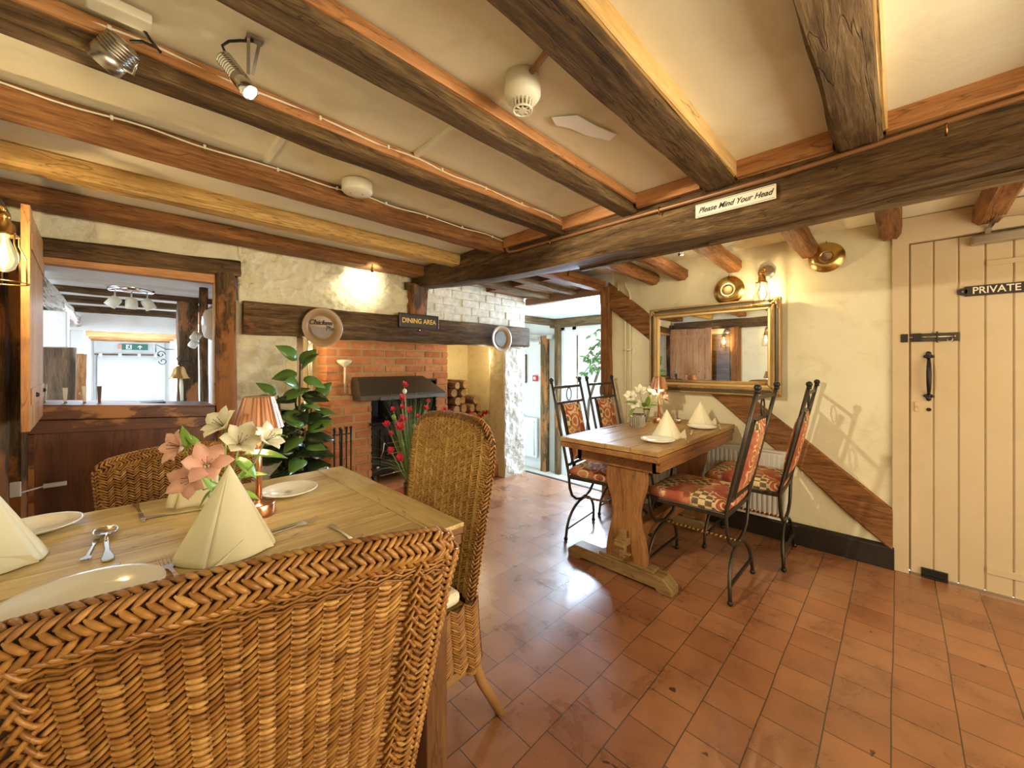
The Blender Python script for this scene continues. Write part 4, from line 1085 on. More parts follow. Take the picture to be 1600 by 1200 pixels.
# ------------------------------------------------------------------ ceiling fittings
t=thing('heat_detector','round cream heat detector with slotted cage hanging between two ceiling joists','detector',(.800,.752,ZC))
m=MB();m.lathe([(.048,.0),(.050,-.028),(.0515,-.030),(.0515,-.050),(.046,-.060),(.036,-.068),(.030,-.070)],36);m.build('body',m_plastic,t,smooth=True)
m=MB();m.lathe([(.020,-.060),(.020,-.086)],20);m.build('sensor_core',flat('detector_inside',(.32,.24,.14),.7),t)
c=MB()
for k in range(16):
    a=2*PI*k/16;c.bar((.031*math.cos(a),.031*math.sin(a),-.066),(.026*math.cos(a),.026*math.sin(a),-.090),.0035,.003,(math.cos(a),math.sin(a),0))
for k in range(8):
    a=2*PI*k/8;c.bar((.010*math.cos(a),.010*math.sin(a),-.091),(.025*math.cos(a),.025*math.sin(a),-.091),.004,.003)
c.tube([(.026*math.cos(a*PI/14),.026*math.sin(a*PI/14),-.091) for a in range(28)],.003,6,closed=True);c.lathe([(.011,-.089),(.011,-.093)],16)
c.build('slotted_cage',m_plastic,t)
m=MB();m.tube([(.800,.752,1.990),(.765,.63,1.993),(.745,.59,1.993)],.0085,10);o=m.build('conduit',bpy.data.materials['painted_pipe'],smooth=True);tag(o,'short brown painted pipe between the ceiling joists, leading to the heat detector','pipe')
t=thing('smoke_alarm','flat round cream smoke alarm on the ceiling beside the reddish joist','smoke alarm',(.745,1.705,ZC))
m=MB();m.lathe([(.062,.0),(.064,-.006),(.064,-.040),(.058,-.047),(.02,-.050),(1e-5,-.050)],40);m.build('body',m_plastic,t,smooth=True)
m=MB();m.lathe([(.004,-.046),(.004,-.0515)],10,(.02,-.01,0));m.lathe([(.003,-.046),(.003,-.0515)],10,(-.025,.012,0));m.build('test_button',m_gildl,t)
def aim(c,d): return Matrix.Translation(c)@Vector(d).to_track_quat('-Z','Y').to_matrix().to_4x4()
# ribbed steel spotlight on the joist
t=thing('ceiling_spotlight','stubby ribbed steel spotlight fixed to the dark joist at the upper left','spotlight',(.005,1.30,1.95))
def spotbody(r,h,nrib,ribz):
    pr=[(r*.55,h),(r*.9,h-.004)]
    z=h-.006
    for k in range(nrib): pr+=[(r,z),(r,z-.0035),(r*.86,z-.0045),(r*.86,z-.0065)];z-=.007
    pr+=[(r,z),(r,0.0),(r*.9,-.001),(r*.88,.006)]
    return pr
M1=aim((-.012,.005,-.022),(-.53,.50,-.66))
m=MB();m.lathe(spotbody(.034,.074,5,.01),36,cap=False);m.xf(M1@Matrix.Translation((0,0,-.037)));m.build('lamp_body',m_brushed,t,smooth=True)
m=MB();m.lathe([(.030,.004),(1e-5,.004)],24,cap=False);m.xf(M1@Matrix.Translation((0,0,-.037)));m.build('lit_face',m_lit,t)
m=MB();m.tube([(-.030,.045,.02),(-.040,.03,-.005),(-.036,.03,-.03),(.02,-.01,-.062),(.026,-.03,-.04)],.0035,6);m.build('yoke',m_steel,t,smooth=True)
m=MB();m.tube([(.015,-.022,.006),(.035,-.035,.010),(.060,-.050,.000),(.066,-.055,-.010),(.050,-.050,.010),(.035,-.045,.035)],.0035,6);m.build('flex',m_ironb,t,smooth=True)
o=MB();o.box(-.05,.055,1.215,1.262,1.978,2.001);o=o.build('junction_box',m_plastic,bevel=.004);tag(o,'small cream rectangular cable box on the ceiling above the ribbed spotlight','box')
# slim spotlight hanging by a bracket
t=thing('ceiling_spotlight','slim ribbed steel spotlight hanging on a long bracket, lit','spotlight',(.205,1.155,1.95))
M2=aim((-.0,.0,-.040),(.42,-.44,-.79))
m=MB();m.lathe(spotbody(.0195,.112,8,.01),32,cap=False);m.xf(M2@Matrix.Translation((0,0,-.056)));m.build('lamp_body',m_steel,t,smooth=True)
m=MB();m.lathe([(.0178,.003),(1e-5,.003)],24,cap=False);m.xf(M2@Matrix.Translation((0,0,-.056)));m.build('lit_face',m_lit,t)
m=MB();m.bar((.020,-.020,.052),(.022,-.008,-.030),.007,.002,(0,1,0));m.bar((.042,-.030,.052),(.030,-.012,-.030),.007,.002,(0,1,0));m.box(.014,.050,-.034,-.012,.050,.054);m.build('bracket',m_brushed,t)
m=MB();m.tube([(-.020,.018,.012),(-.026,.022,.030),(-.014,.012,.042),(.006,-.004,.046),(.03,-.022,.048)],.0032,6);m.build('flex',m_ironb,t,smooth=True)
# small spotlight at the chimney wall, its glow on the plaster
t=thing('ceiling_spotlight','tiny brass spotlight under the last joist, glowing on the chimney wall','spotlight',(1.30,2.72,1.90))
m=MB();m.lathe(spotbody(.011,.05,3,.01),20,cap=False);m.xf(Matrix.Translation((.0,.0,-.012))@Euler((R(-38),R(25),0)).to_matrix().to_4x4()@Matrix.Translation((0,0,-.02)));m.build('lamp_body',m_brass,t,smooth=True)
m=MB();m.bar((.0,.0,.0),(.0,.0,.03),.008,.003);m.build('bracket',m_brass,t)
t=thing('ceiling_spotlight','tiny steel spotlight dangling beyond the main beam among the short joists','spotlight',(2.72,1.065,1.955))
m=MB();m.lathe(spotbody(.013,.04,3,.01),20,cap=False);m.xf(Euler((R(15),R(75),0)).to_matrix().to_4x4()@Matrix.Translation((0,0,-.02)));m.build('lamp_body',m_steel,t,smooth=True)
m=MB();m.tube([(0,0,.0),(.02,-.01,.03),(.04,-.02,.07)],.002,6);m.tube([(0,0,.0),(-.01,.01,.03),(.02,0,.07)],.002,6);m.build('flex',m_ironb,t,smooth=True)
light('spot_far_bay','POINT',(2.74,1.0,1.86),2.0,SOFT,.02)
# cables with clips along two joists
for (y,z,lab) in ((1.322,1.988,'cream cable clipped along the dark joist with the ribbed spotlight'),(1.792,1.988,'cream cable clipped along the reddish joist')):
    m=MB();pts=[(-.41+2.14*i/40,y+.003*math.sin(i*1.3)-.004,z+.004*math.sin(i*.9)) for i in range(41)]
    m.tube(pts,.0032,6);o=m.build('cable',m_plastic,smooth=True);tag(o,lab,'cable')
    for k in range(9):
        x=-.25+k*.235;m=MB();m.box(x-.004,x+.004,y-.010,y+.002,z-.007,z+.007);m.build('cable_clip',m_plastic,o,bevel=.002)
for (x,y0,y1,lab) in ((.805,1.02,1.315,'cream ceiling strip between the two dark joists'),(.41,1.44,1.78,'cream ceiling strip beside the reddish joist')):
    m=MB();m.prism([(x-.014,ZC+.004),(x-.010,ZC-.010),(x+.010,ZC-.010),(x+.014,ZC+.004)],y0,y1,'Y');o=m.build('ceiling_strip',m_plc,bevel=.002);tag(o,lab,'strip')
# white filler patch on the ceiling
m=MB();m.add([(.99+.0,.80,1.9995),(1.04,.735,1.9995),(1.12,.725,1.9995),(1.22,.70,1.9995),(1.235,.735,1.9995),(1.15,.775,1.9995),(1.08,.79,1.9995),(1.03,.815,1.9995)],[tuple(range(8))]);o=m.build('filler_patch',flat('white_filler',(.95,.95,.95),.8,bs=.2),solid=.003);tag(o,'white filler patch on the ceiling between the joists near the heat detector','patch')

# ------------------------------------------------------------------ signs and plates
t=thing('head_sign','cream please mind your head sign on the main ceiling beam','sign',(1.748,.475,1.853),0)
m=MB();m.box(-.005,.003,-.1455,.1455,-.028,.028);m.build('sign_board',m_signw,t,bevel=.001)
text('lettering','Please Mind Your Head',m_ink,t,(1.742,.475,1.852),(R(90),0,R(-90)),.031,.42,.0006,sx=.90)
m=MB();
for z in (-.0235,.0235): m.box(-.0056,-.004,-.141,.141,z-.0006,z+.0006)
m.build('border_line',m_ink,t)

t=thing('dining_area_sign','small black dining area sign with gold letters on the fireplace beam','sign',(1.782,2.868,1.558),0)
m=MB();m.box(-.182,.182,-.004,.010,-.052,.052);m.build('sign_board',m_signb,t,bevel=.002)
m=MB()
for a,b,c,d in ((-.19,.19,-.060,-.050),(-.19,.19,.050,.060),(-.19,-.18,-.06,.06),(.18,.19,-.06,.06)): m.box(a,b,-.010,.008,c,d)
m.build('sign_frame',m_signb,t,bevel=.003)
text('lettering','DINING AREA',m_gold,t,(1.782,2.862,1.558),(R(90),0,0),.056,0,.0008,sx=.93)
m=MB();m.tube([(1.782,2.868,1.50),(1.782,2.862,1.485),(1.782,2.87,1.475)],.006,8);o=m.build('brass_hook',m_brass,smooth=True);tag(o,'small brass hook below the dining area sign','hook')
def plate(loc,r,label,mat,nm):
    t=thing('wall_plate',label,'plate',loc,0,'plates on the fireplace beam')
    m=MB();m.lathe([(1e-5,.006),(r*.58,.006),(r*.64,.004),(r*.70,-.010),(r*.76,-.016),(r*.95,-.022),(r,-.022),(r,-.018),(r*.72,.0),(r*.6,.012),(1e-5,.012)],48,axis='Y',cap=False)
    m.build('dish',mat,t,smooth=True)
    return t
m_stone=flat('brown_stoneware',(.36,.225,.105),.34,var=.12,bscale=20)
m_stoned=flat('dark_glaze',(.16,.10,.05),.35,var=.5,bscale=160)
t=plate((.995,2.845,1.455),.135,'large brown stoneware pie plate with dark script, on the left of the fireplace beam',m_stone,'a')
m=MB();m.lathe([(1e-5,-.004),(.077,-.004)],40,(0,0,0),'Y',cap=False)
# dark lower decoration: half disc
m=MB();pts=[(0,.0)]
pts=[(.076*math.cos(a),.076*math.sin(a)) for a in [PI+i*PI/20 for i in range(21)]]
m.prism(pts,-.0020+.006,-.0005+.006,'Y')
m.xf(Matrix.Translation((0,-.008,.002)));m.build('dark_decoration',m_stoned,t)
text('lettering','Chicken',m_ink,t,(.985,2.842,1.487),(R(90),0,0),.046,.3,.0012)
text('lettering','Pie',m_ink,t,(1.045,2.842,1.448),(R(90),0,0),.046,.3,.0012)
t=plate((2.705,2.845,1.455),.135,'round brown glazed plate on the right end of the fireplace beam',m_stone,'b')
m=MB();m.lathe([(1e-5,-.0015),(.074,-.0015),(.078,.002)],40,(0,.006,0),'Y',cap=False);m.xf(Matrix.Translation((0,-.006,0)));m.build('dark_centre',flat('grey_glaze',(.14,.12,.09),.25,.3,var=.5,bscale=60),t)

# ------------------------------------------------------------------ radiators and wall pipes
def radiator(name,label,p0,axis,n,w,z0,z1,flip=1):
    t=thing(name,label,'radiator',p0)
    m=MB();L=n*w
    if axis=='Y':
        m.box(-.012,.012,-L/2,L/2,z0,z1);m.build('panel',m_wht2,t,bevel=.004)
        m=MB()
        for i in range(n): m.box(-.020,-.010,-L/2+w*(i+.2),-L/2+w*(i+.8),z0+.02,z1-.02)
        m.build('ribs',m_wht2,t,bevel=.004)
        m=MB();m.box(-.03,.03,-L/2,L/2,z1,z1+.01);m.build('top_grille',m_wht2,t)
        m=MB();m.tube([(0,-L/2+.02,z0+.02),(0,-L/2-.02,z0+.02),(0,-L/2-.02,.02)],.007,8);m.build('valve_pipe',m_brass,t,smooth=True)
    return t
m_wht2=flat('radiator_white',(.80,.78,.70),.35)
radiator('radiator','ribbed white radiator under the gilt mirror behind the trestle table',(XW-.04,.98,0),'Y',30,.03,.14,.60)
m=MB();m.tube([(XW-.012,1.735,0),(XW-.012,1.735,1.76),(XW-.014,1.742,1.80),(XW-.014,1.80,1.845),(XW-.014,1.81,1.95)],.009,8)
o=m.build('wall_pipe',flat('cream_pipe',(.78,.68,.46),.4),smooth=True);tag(o,'cream painted pipe on the right wall, the one nearer the passage post','pipe','cream wall pipes')
m=MB();m.tube([(XW-.012,1.690,0),(XW-.012,1.690,1.80),(XW-.014,1.700,1.84),(XW-.014,1.735,1.90),(XW-.014,1.74,1.97)],.009,8)
m.box(XW-.03,XW,1.675,1.75,1.32,1.335)
o=m.build('wall_pipe',bpy.data.materials['cream_pipe'],smooth=True);tag(o,'cream painted pipe on the right wall, the one nearer the mirror','pipe','cream wall pipes')

# ================================================================== BAR ROOM beyond the hatch
m=MB();m.box(-2.6,1.0,3.16,10.2,-.06,0);struct(m.build('floor_bar',m_panelx))
m=MB();m.box(-2.6,1.0,3.0,6.9,1.80,1.86);struct(m.build('ceiling_bar',m_barw))
m=MB();m.box(-2.6,1.0,6.9,10.2,1.635,1.7);m.box(-2.6,1.0,6.86,6.93,1.60,1.86);struct(m.build('ceiling_bar_far',m_barw))
m=MB();m.box(.62,.78,3.16,10.1,0,1.9);struct(m.build('wall_bar_right',m_barw))
m=MB();m.box(-.40,.62,10.0,10.1,0,1.7);m.box(-2.6,-.36,10.0,10.1,0,1.7);struct(m.build('wall_bar_back',m_barw))
m=MB();m.box(-.40,-.30,7.0,10.0,0,1.66);m.box(-.52,-.40,3.2,3.9,1.35,1.82);struct(m.build('wall_bar_left',m_barw))
BG='ceiling joists in the bar'
for k,(y,z,h,lab) in enumerate([(4.55,1.785,.05,'flaking brown joist in the bar ceiling, nearest the hatch, by the triple spotlight'),(5.15,1.78,.07,'brown joist in the bar ceiling just behind the triple spotlight'),(5.95,1.775,.08,'brown joist in the bar ceiling, third from the hatch')]):
    timber('bar_joist',lab,(-1.6,y,z),(.62,y,z),.10,h,m_jdark,140+k,.014,'joist',seg=30)
for k,y in enumerate((7.5,8.2,8.9)):
    timber('bar_joist','low brown joist of the far bar ceiling, '+('nearest the hatch','the middle one of three','nearest the exit sign')[k],(-.30,y,1.60),(.62,y,1.60),.10,.07,m_jred,150+k,.010,'joist',seg=20)
m=MB();m.box(-2.0,.62,4.05,4.07,1.775,1.80);o=m.build('ceiling_strip',m_barw);tag(o,'thin board joint line across the white bar ceiling','strip')
timber('bar_side_beam','flaking white and brown beam running along the left of the bar ceiling',(-.37,3.3,1.70),(-.36,6.9,1.70),.10,.12,wood('wood_flaking',[(0,(.12,.07,.04)),(.42,(.30,.2,.13)),(.5,(.72,.70,.66)),(1,(.80,.79,.76))],'Y',1,.8,.8),160,.014,'beam')
m=MB();m.box(-.75,-.285,4.7,4.9,1.335,1.62);o=m.build('bulkhead',m_barw,bevel=.01);tag(o,'white boxed bulkhead at the left of the bar room','bulkhead')
m_postd=wood('wood_post_plain',DARK,'Z',1,.6,.5)
timber('bar_post','wide dark post in the bar, left of the beer pumps, under the white bulkhead',(-.365,5.0,0),(-.365,5.0,1.34),.21,.12,m_postd,161,.01,'post')
timber('bar_post','reddish carved post in the bar behind the right-hand beer pump',(-.325,6.75,0),(-.325,6.75,1.32),.13,.12,m_postred,162,.01,'post')
timber('bar_post','dark upright post on the right of the bar holding the brass bell',(.44,4.6,0),(.44,4.6,1.78),.14,.14,m_postz,163,.01,'post')
timber('bar_post','narrow dark post against the right wall of the bar, near the mugs',(.46,3.75,0),(.46,3.75,1.78),.05,.05,m_postz,164,.006,'post')
m=MB();m.box(.56,.62,3.3,5.0,1.60,1.70);o=m.build('bar_wall_plate',m_postred);tag(o,'reddish timber along the top of the right bar wall','beam')
# curtain over the far doorway
t=thing('door_curtain','plain white curtain hanging over the far doorway of the bar','curtain',(.24,9.9,0))
m=MB();m.grid(lambda u,v:(-.26-.24+1.0*u -0.0,.02*math.sin(u*26)*(.25 if u<.72 else 1.0)+ .0,.42+.93*v),120,4);m.build('cloth',m_fabric_white,t,smooth=True,solid=.004)
m=MB();m.tube([(-.53,.0,1.372),(.52,.0,1.372)],.012,10);m.build('curtain_rail',m_jred,t)
for k,x in enumerate((-.46,-.22,0.03,.25,.33,.38,.43,.48)):
    m=MB();m.box(x-.022,x+.022,-.02,-.014,1.33,1.39);m.build('tab',m_fabric_white,t)
t=thing('exit_sign','green and white fire exit sign with arrow and running figure above the white curtain','sign',(.215,9.93,1.512))
m=MB();m.box(-.172,.172,-.0,.02,-.052,.052);m.build('sign_board',m_green,t)
m=MB();m.box(-.118,-.045,-.004,-.001,-.040,.040);m.build('doorway_symbol',m_wht,t)
m=MB();m.prism([(-.078,.022),(-.095,.012),(-.102,-.006),(-.096,-.010),(-.088,.004),(-.086,-.012),(-.106,-.034),(-.098,-.038),(-.076,-.018),(-.068,-.036),(-.058,-.034),(-.066,-.006),(-.070,.008),(-.058,.004),(-.056,.012)],-.008,-.005,'Y');m.ball((-.072,-.006,.030),.008,8);m.build('running_figure',m_green,t)
m=MB();m.prism([(.065,.034),(.030,.002),(.042,-.006),(.058,.010),(.058,-.036),(.072,-.036),(.072,.010),(.088,-.006),(.100,.002)],-.006,-.001,'Y');m.build('arrow',m_wht,t)
m=MB();m.box(-.22,-.172,-.0,.015,-.04,.05);m.build('red_end',flat('coral_plastic',(.75,.30,.18),.5),t)
# triple spotlight plate
t=thing('triple_spotlight','round chromed ceiling plate with three cream spotlights in the bar','ceiling light',(.072,4.25,1.772))
m=MB();m.lathe([(1e-5,-.012),(.125,-.012),(.135,-.004),(.135,.015)],36,cap=False);m.build('plate',flat('chrome',(.85,.87,.9),.08,1),t,smooth=True)
for k,(x,a) in enumerate(((-.09,35),(0.0,0),(.09,-28))):
    m=MB();m.lathe([(.020,.03),(.032,.022),(.036,.0),(.036,-.055),(.030,-.055)],20);m.xf(Matrix.Translation((x,0,-.085))@Euler((0,R(a),0)).to_matrix().to_4x4());s_=m.build('spot_head',m_plastic,t,smooth=True)
    m=MB();m.tube([(x,0,-.01),(x,0,-.07)],.006,6);m.build('spot_arm',m_steel,t)
# beer pumps on the counter
for k,(x,y,h,lab) in enumerate(((-.268,3.12,.10,'beer pump handle on the counter, leftmost against the shutter'),(-.196,3.10,.085,'beer pump handle with curved top, second from the shutter'),(-.128,3.10,.095,'beer pump handle with little scroll, third from the shutter'),(-.073,3.10,.098,'darker plain beer pump handle, farthest from the shutter'))):
    z=1.0-.0765*(x+.31)
    t=thing('beer_pump',lab,'beer pump',(x,y,z),0,'beer pumps on the bar counter')
    m=MB();m.lathe([(.010,0),(.010,.006),(.005,.012)],12);m.build('base',m_brushed,t,smooth=True)
    m=MB();m.prism([(-.0055,.010),(.0055,.010),(.009,h),(-.009,h)],-.005,.005,'Y');m.build('handle',(m_brushed if k<3 else m_panel),t,bevel=.001)
    if k==2: 
        m=MB();m.tube([(-.012+.006*math.cos(a*.5),0,h*.6+.006*math.sin(a*.5)) for a in range(12)],.0018,5);m.build('scroll',m_brass,t)
# bell on a bracket
t=thing('brass_bell','brass bell hanging by a scroll bracket on the dark bar post, with a rope','bell',(.375,4.45,1.16))
m=MB();m.lathe([(.075,-.085),(.068,-.080),(.050,-.040),(.040,.0),(.030,.020),(.012,.030)],28);m.build('bell',m_brass,t,smooth=True)
m=MB();m.tube([(0,0,.03),(0,0,.06),(.02,0,.09),(.0,0,.11),(-.02,0,.09),(-.01,0,.07)],.004,6);m.tube([(0,0,.06),(.06,.04,.07)],.005,6);m.build('scroll_bracket',m_ironb,t,smooth=True)
m=MB();m.tube([(.01,0,-.06),(.012,0,-.15),(.016,0,-.28)],[.008,.014,.010],8);m.build('rope',m_napkin,t,smooth=True)
t=thing('scroll_bracket','thin black S-shaped scroll bracket at the right of the bar','bracket',(.35,7.0,1.30))
m=MB();m.tube([(.275,0,.10),(.10,0,.10),(0,0,.16),(0,0,.06)],.006,6)
m.tube([(.05+.045*math.cos(a*.45)*(1-a/22),0,.03+.05*math.sin(a*.45)*(1-a/22)) for a in range(16)],.005,6);m.tube([(.07+.045*math.cos(PI+a*.45)*(1-a/22),0,-.06+.05*math.sin(PI+a*.45)*(1-a/22)) for a in range(16)],.005,6);m.build('scroll',m_ironb,t)
# mugs on hooks at the right
for k,(x,y,z,lab) in enumerate(((.395,3.62,1.40,'cream mug hanging at the right edge of the hatch, the nearer one'),(.42,3.98,1.36,'cream mug hanging at the right edge of the hatch, the farther one'))):
    t=thing('mug',lab,'mug',(x,y,z),0,'cream mugs hanging in the bar')
    m=MB();m.lathe([(1e-5,-.04),(.036,-.04),(.04,-.03),(.04,.04),(.036,.04),(.034,-.03),(1e-5,-.034)],20,cap=False);m.xf(Euler((R(20),R(30),0)).to_matrix().to_4x4());m.build('cup',m_china,t,smooth=True)
    m=MB();m.tube([(.0,-.038,.02),(.0,-.062,.015),(.0,-.062,-.018),(.0,-.038,-.022)],.005,6);m.build('handle',m_china,t,smooth=True)
    m=MB();m.tube([(0,0,.03),(.02,0,.06),((.625-x)/.72,0,.07)],.003,6);m.build('hook',m_brass,t)
    t.scale=(.72,)*3
o=MB();o.lathe([(.10,-.005),(.11,.01),(.09,.05),(.05,.06)],24,(.455,3.3,1.47),'-X');o.tube([(.46,3.3,1.48),(.625,3.3,1.48)],.008,6);o=o.build('cream_dish',m_china,smooth=True);tag(o,'large cream dish hung on the right wall of the bar above the mugs','dish')
m=MB();m.box(.05,.20,3.12,3.28,.967,.975);o=m.build('bar_tray',m_blk,bevel=.002);tag(o,'flat black tray on the bar counter','tray')
m=MB();m.box(.575,.62,6.4,6.6,.82,1.15);o=m.build('door_panel_dark',m_blk);tag(o,'narrow dark letter slot panel on the right bar wall','panel')

# ================================================================== PASSAGE
X2=4.5
m=MB();m.box(X2-.0,X2+.03,4.20,4.32,PZ_,1.85);o=m.build('pass_edge',m_pass);struct(o)
D2=thing('door_2','white passage door','door',(X2,4.0,0));D2['kind']='structure'
m=MB();m.box(X2,X2+.04,3.83,4.32,PZ_+.09,1.56);wmb(D2,m).build('door_leaf',m_wht,D2,bevel=.004)
m=MB();m.box(X2-.012,X2+.02,3.80,4.35,PZ_,PZ_+.11);wmb(D2,m).build('kick_board',m_wht,D2,bevel=.003)
m=MB();m.box(X2-.03,X2+.0,3.86,4.1,1.50,1.535);m.tube([(X2-.03,3.95,1.53),(X2-.10,4.0,1.55),(X2-.02,4.1,1.58)],.006,6);wmb(D2,m).build('door_closer_arm',m_wht,D2)
timber('passage_beam','weathered brown beam end high on the left of the passage',(3.3,3.56,1.80),(4.5,3.56,1.80),.09,.09,m_lint,170,.008,'beam')
timber('passage_lintel','weathered brown lintel over the glazed passage door',(X2-.02,2.60,1.785),(X2-.02,3.62,1.785),.11,.115,wood('wood_lintel_y',GREY,'Y',1,.75,.9),171,.010,'beam')
timber('door_lintel','pale flaking lintel over the white passage door',(X2-.02,3.58,1.60),(X2-.02,4.34,1.64),.10,.07,wood('wood_lint_pale',[(0,(.3,.26,.22)),(.5,(.62,.60,.56)),(1,(.8,.8,.78))],'Y',1,.75,.9),172,.012,'beam')
timber('passage_post','brown chipped post between the white passage door and the glazed door',(X2-.03,3.735,PZ_),(X2-.03,3.735,1.62),.12,.11,m_postz,173,.008,'post')
timber('passage_post','slim brown post at the left edge of the glazed passage door',(X2-.03,3.50,PZ_),(X2-.03,3.50,1.76),.07,.09,m_postz,174,.006,'post')
m=MB();m.box(X2-.005,X2+.05,3.53,3.68,PZ_,1.62);o=m.build('passage_panel',flat('grey_paint',(.45,.44,.42),.5));struct(o);o.name='wall_passage_strip'
t=thing('fire_call_point','small red fire alarm call point on the white passage door wall','call point',(X2-.01,3.94,.985))
m=MB();m.box(-.03,.0,-.045,.045,-.045,.045);m.build('housing',flat('alarm_red',(.65,.04,.04),.4),t,bevel=.005)
m=MB();m.box(-.034,-.029,-.022,.022,-.02,.022);m.build('glass_window',m_wht,t)
t=thing('picture','narrow dark-framed picture beside the white passage door','picture',(X2-.01,4.20,1.13))
m=MB();m.box(-.02,.0,-.075,.075,-.22,.22);m.build('frame',m_panel,t,bevel=.003)
m=MB();m.box(-.022,-.018,-.055,.055,-.20,.20);m.build('picture_paper',m_wht,t)
t=thing('radiator','white radiator low on the white passage wall','radiator',(X2-.04,4.07,0))
m=MB();m.box(-.02,.02,-.19,.19,-.22,.38);m.build('panel',m_wht,t,bevel=.01)
m=MB();m.tube([(-.03,-.15,.34),(-.045,-.15,.2),(-.03,-.15,-.18)],.006,8);m.build('valve_pipe',m_steel,t,smooth=True)
# glazed door
W1=thing('window_1','white glazed garden door','window',(X2,3.0,0));W1['kind']='structure'
m=MB()
for (y0,y1) in ((3.40,3.47),(3.20,3.27),(2.62,2.70)): m.box(X2,X2+.05,y0,y1,PZ_,1.73)
m.box(X2,X2+.05,2.62,3.47,1.68,1.74);m.box(X2,X2+.05,2.62,3.27,PZ_,PZ_+.25)
wmb(W1,m).build('window_frame',m_wht,W1,bevel=.004)
m=MB();m.box(X2+.02,X2+.026,2.66,3.22,PZ_+.2,1.70);g_=wmb(W1,m).build('pane',m_glass,W1)
m=MB();m.box(X2-.01,X2+.02,3.30,3.37,PZ_,1.66);wmb(W1,m).build('white_panel',m_wht,W1,bevel=.003)
m=MB();m.tube([(X2-.03,3.16,PZ_+.3),(X2-.03,3.16,1.6)],.010,8);m.ball((X2-.035,3.16,1.02),.022,8);wmb(W1,m).build('door_bar',m_lint,W1)
# garden outside
m=MB();m.box(4.7,10,-1,8,PZ_-.08,PZ_-.02);struct(m.build('ground_outside',flat('pale_paving',(.55,.55,.52),.9,var=.1,bscale=3)))
t=thing('garden_fence','pale boarded wall outside the glazed door','wall',(7.2,3.6,0));t['kind']='structure'
m=MB()
for k in range(28): m.box(7.0+.01*(k%2),7.06,1.2+k*.16,1.35+k*.16,PZ_,1.35)
wmb(t,m).build('boards',m_daysky,t)
t=thing('garden_shrub','leafy green branches hanging outside the glazed passage door','shrub',(5.35,3.42,1.28));t.scale=(1.15,)*3
m=MB();rr=random.Random(5);stems=MB();stems.tube([(.25,.35,-1.50),(.2,.25,-.6),(.05,-.1,.1),(0,-.2,.5)],.02,7)
def leafquad(mm,c,d,n,L,w,fold=.25,curl=.15,segs=4):
    d=Vector(d).normalized();n=Vector(n);n=(n-d*n.dot(d));n=n.normalized() if n.length>.01 else d.orthogonal().normalized();s=d.cross(n)
    vs=[];c=Vector(c)
    for i in range(segs+1):
        t_=i/segs;ww=w*math.sin(PI*min(1,(.06+.94*t_)**.8))*(1 if i<segs else 0)
        b=c+d*L*t_-n*curl*L*t_*t_
        vs+=[b-s*ww/2+n*fold*ww/2,b,b+s*ww/2+n*fold*ww/2]
    fs=[]
    for i in range(segs):
        a=i*3;fs+=[(a,a+1,a+4,a+3),(a+1,a+2,a+5,a+4)]
    mm.add(vs,fs)
for br_ in range(9):
    p=Vector((0,-.15-rr.uniform(0,.25),.55-rr.uniform(0,.75)));d=Vector((rr.uniform(-.3,.3),rr.uniform(.5,1),rr.uniform(-.5,.2))).normalized()
    pts=[p+d*.09*k+Vector((0,0,-.006*k*k)) for k in range(6)];stems.tube(pts,.005,5)
    for q in pts:
        for _ in range(4): leafquad(m,q,(rr.uniform(-1,1),rr.uniform(-1,1),rr.uniform(-1,.4)),(rr.uniform(-1,1),rr.uniform(-1,1),1),rr.uniform(.06,.11),.045)
stems.build('stem',m_stemb,t);m.build('leaves',flat('bright_leaf',(.16,.36,.07),.45,var=.4,bscale=20),t,smooth=True)

# ================================================================== INGLENOOK
def bricks(mb,x0,x1,z0,z1,yf,dep,L=.205,H=.062,g=.010,seed=0,proud=.006):
    r_=random.Random(seed);z=z0;row=0
    while z<z1-.02:
        x=x0-(L/2 if row%2 else 0)
        while x<x1:
            a=max(x,x0);b=min(x+L+r_.uniform(-.012,.012),x1)
            if b-a>.03:
                j=r_.uniform(-proud,proud);mb.box(a+g/2,b-g/2,yf+j,yf+dep,z+g/2,min(z+H,z1)+r_.uniform(-.002,.002))
            x+=L+g
        z+=H+g;row+=1
t=thing('brick_chimney_breast','red brick chimney breast with a stove opening inside the inglenook','chimney breast',(1.87,3.5,0));t['kind']='structure'
m=MB();bricks(m,1.235,2.50,1.05,1.56,3.45,.2,seed=1);bricks(m,1.235,1.60,.93,1.05,3.45,.2,seed=2);bricks(m,2.35,2.50,.12,1.05,3.45,.2,seed=3);wmb(t,m).build('upper_bricks',m_brick,t,bevel=.005)
m=MB();bricks(m,1.235,1.60,.12,.93,3.345,.3,seed=4,L=.2);wmb(t,m).build('pier_bricks',m_brick,t,bevel=.006)
m=MB();m.box(1.246,2.49,3.458,3.93,1.05,1.56);m.box(1.246,1.590,3.458,3.93,.12,1.05);m.box(1.246,1.590,3.353,3.46,.12,.925);m.box(2.355,2.495,3.46,3.93,.12,1.05);wmb(t,m).build('mortar',m_mortar,t)
m=MB();m.box(1.60,2.35,3.85,3.93,.12,1.05);m.box(1.596,1.602,3.46,3.9,.12,1.05);m.box(2.348,2.354,3.46,3.9,.12,1.05);m.box(1.6,2.35,3.46,3.9,1.03,1.05);wmb(t,m).build('black_recess',m_blk,t)  # plain black lining of the stove opening
t=thing('smoke_hood','black sheet metal smoke hood over the stove opening','smoke hood',(1.86,3.4,.9))
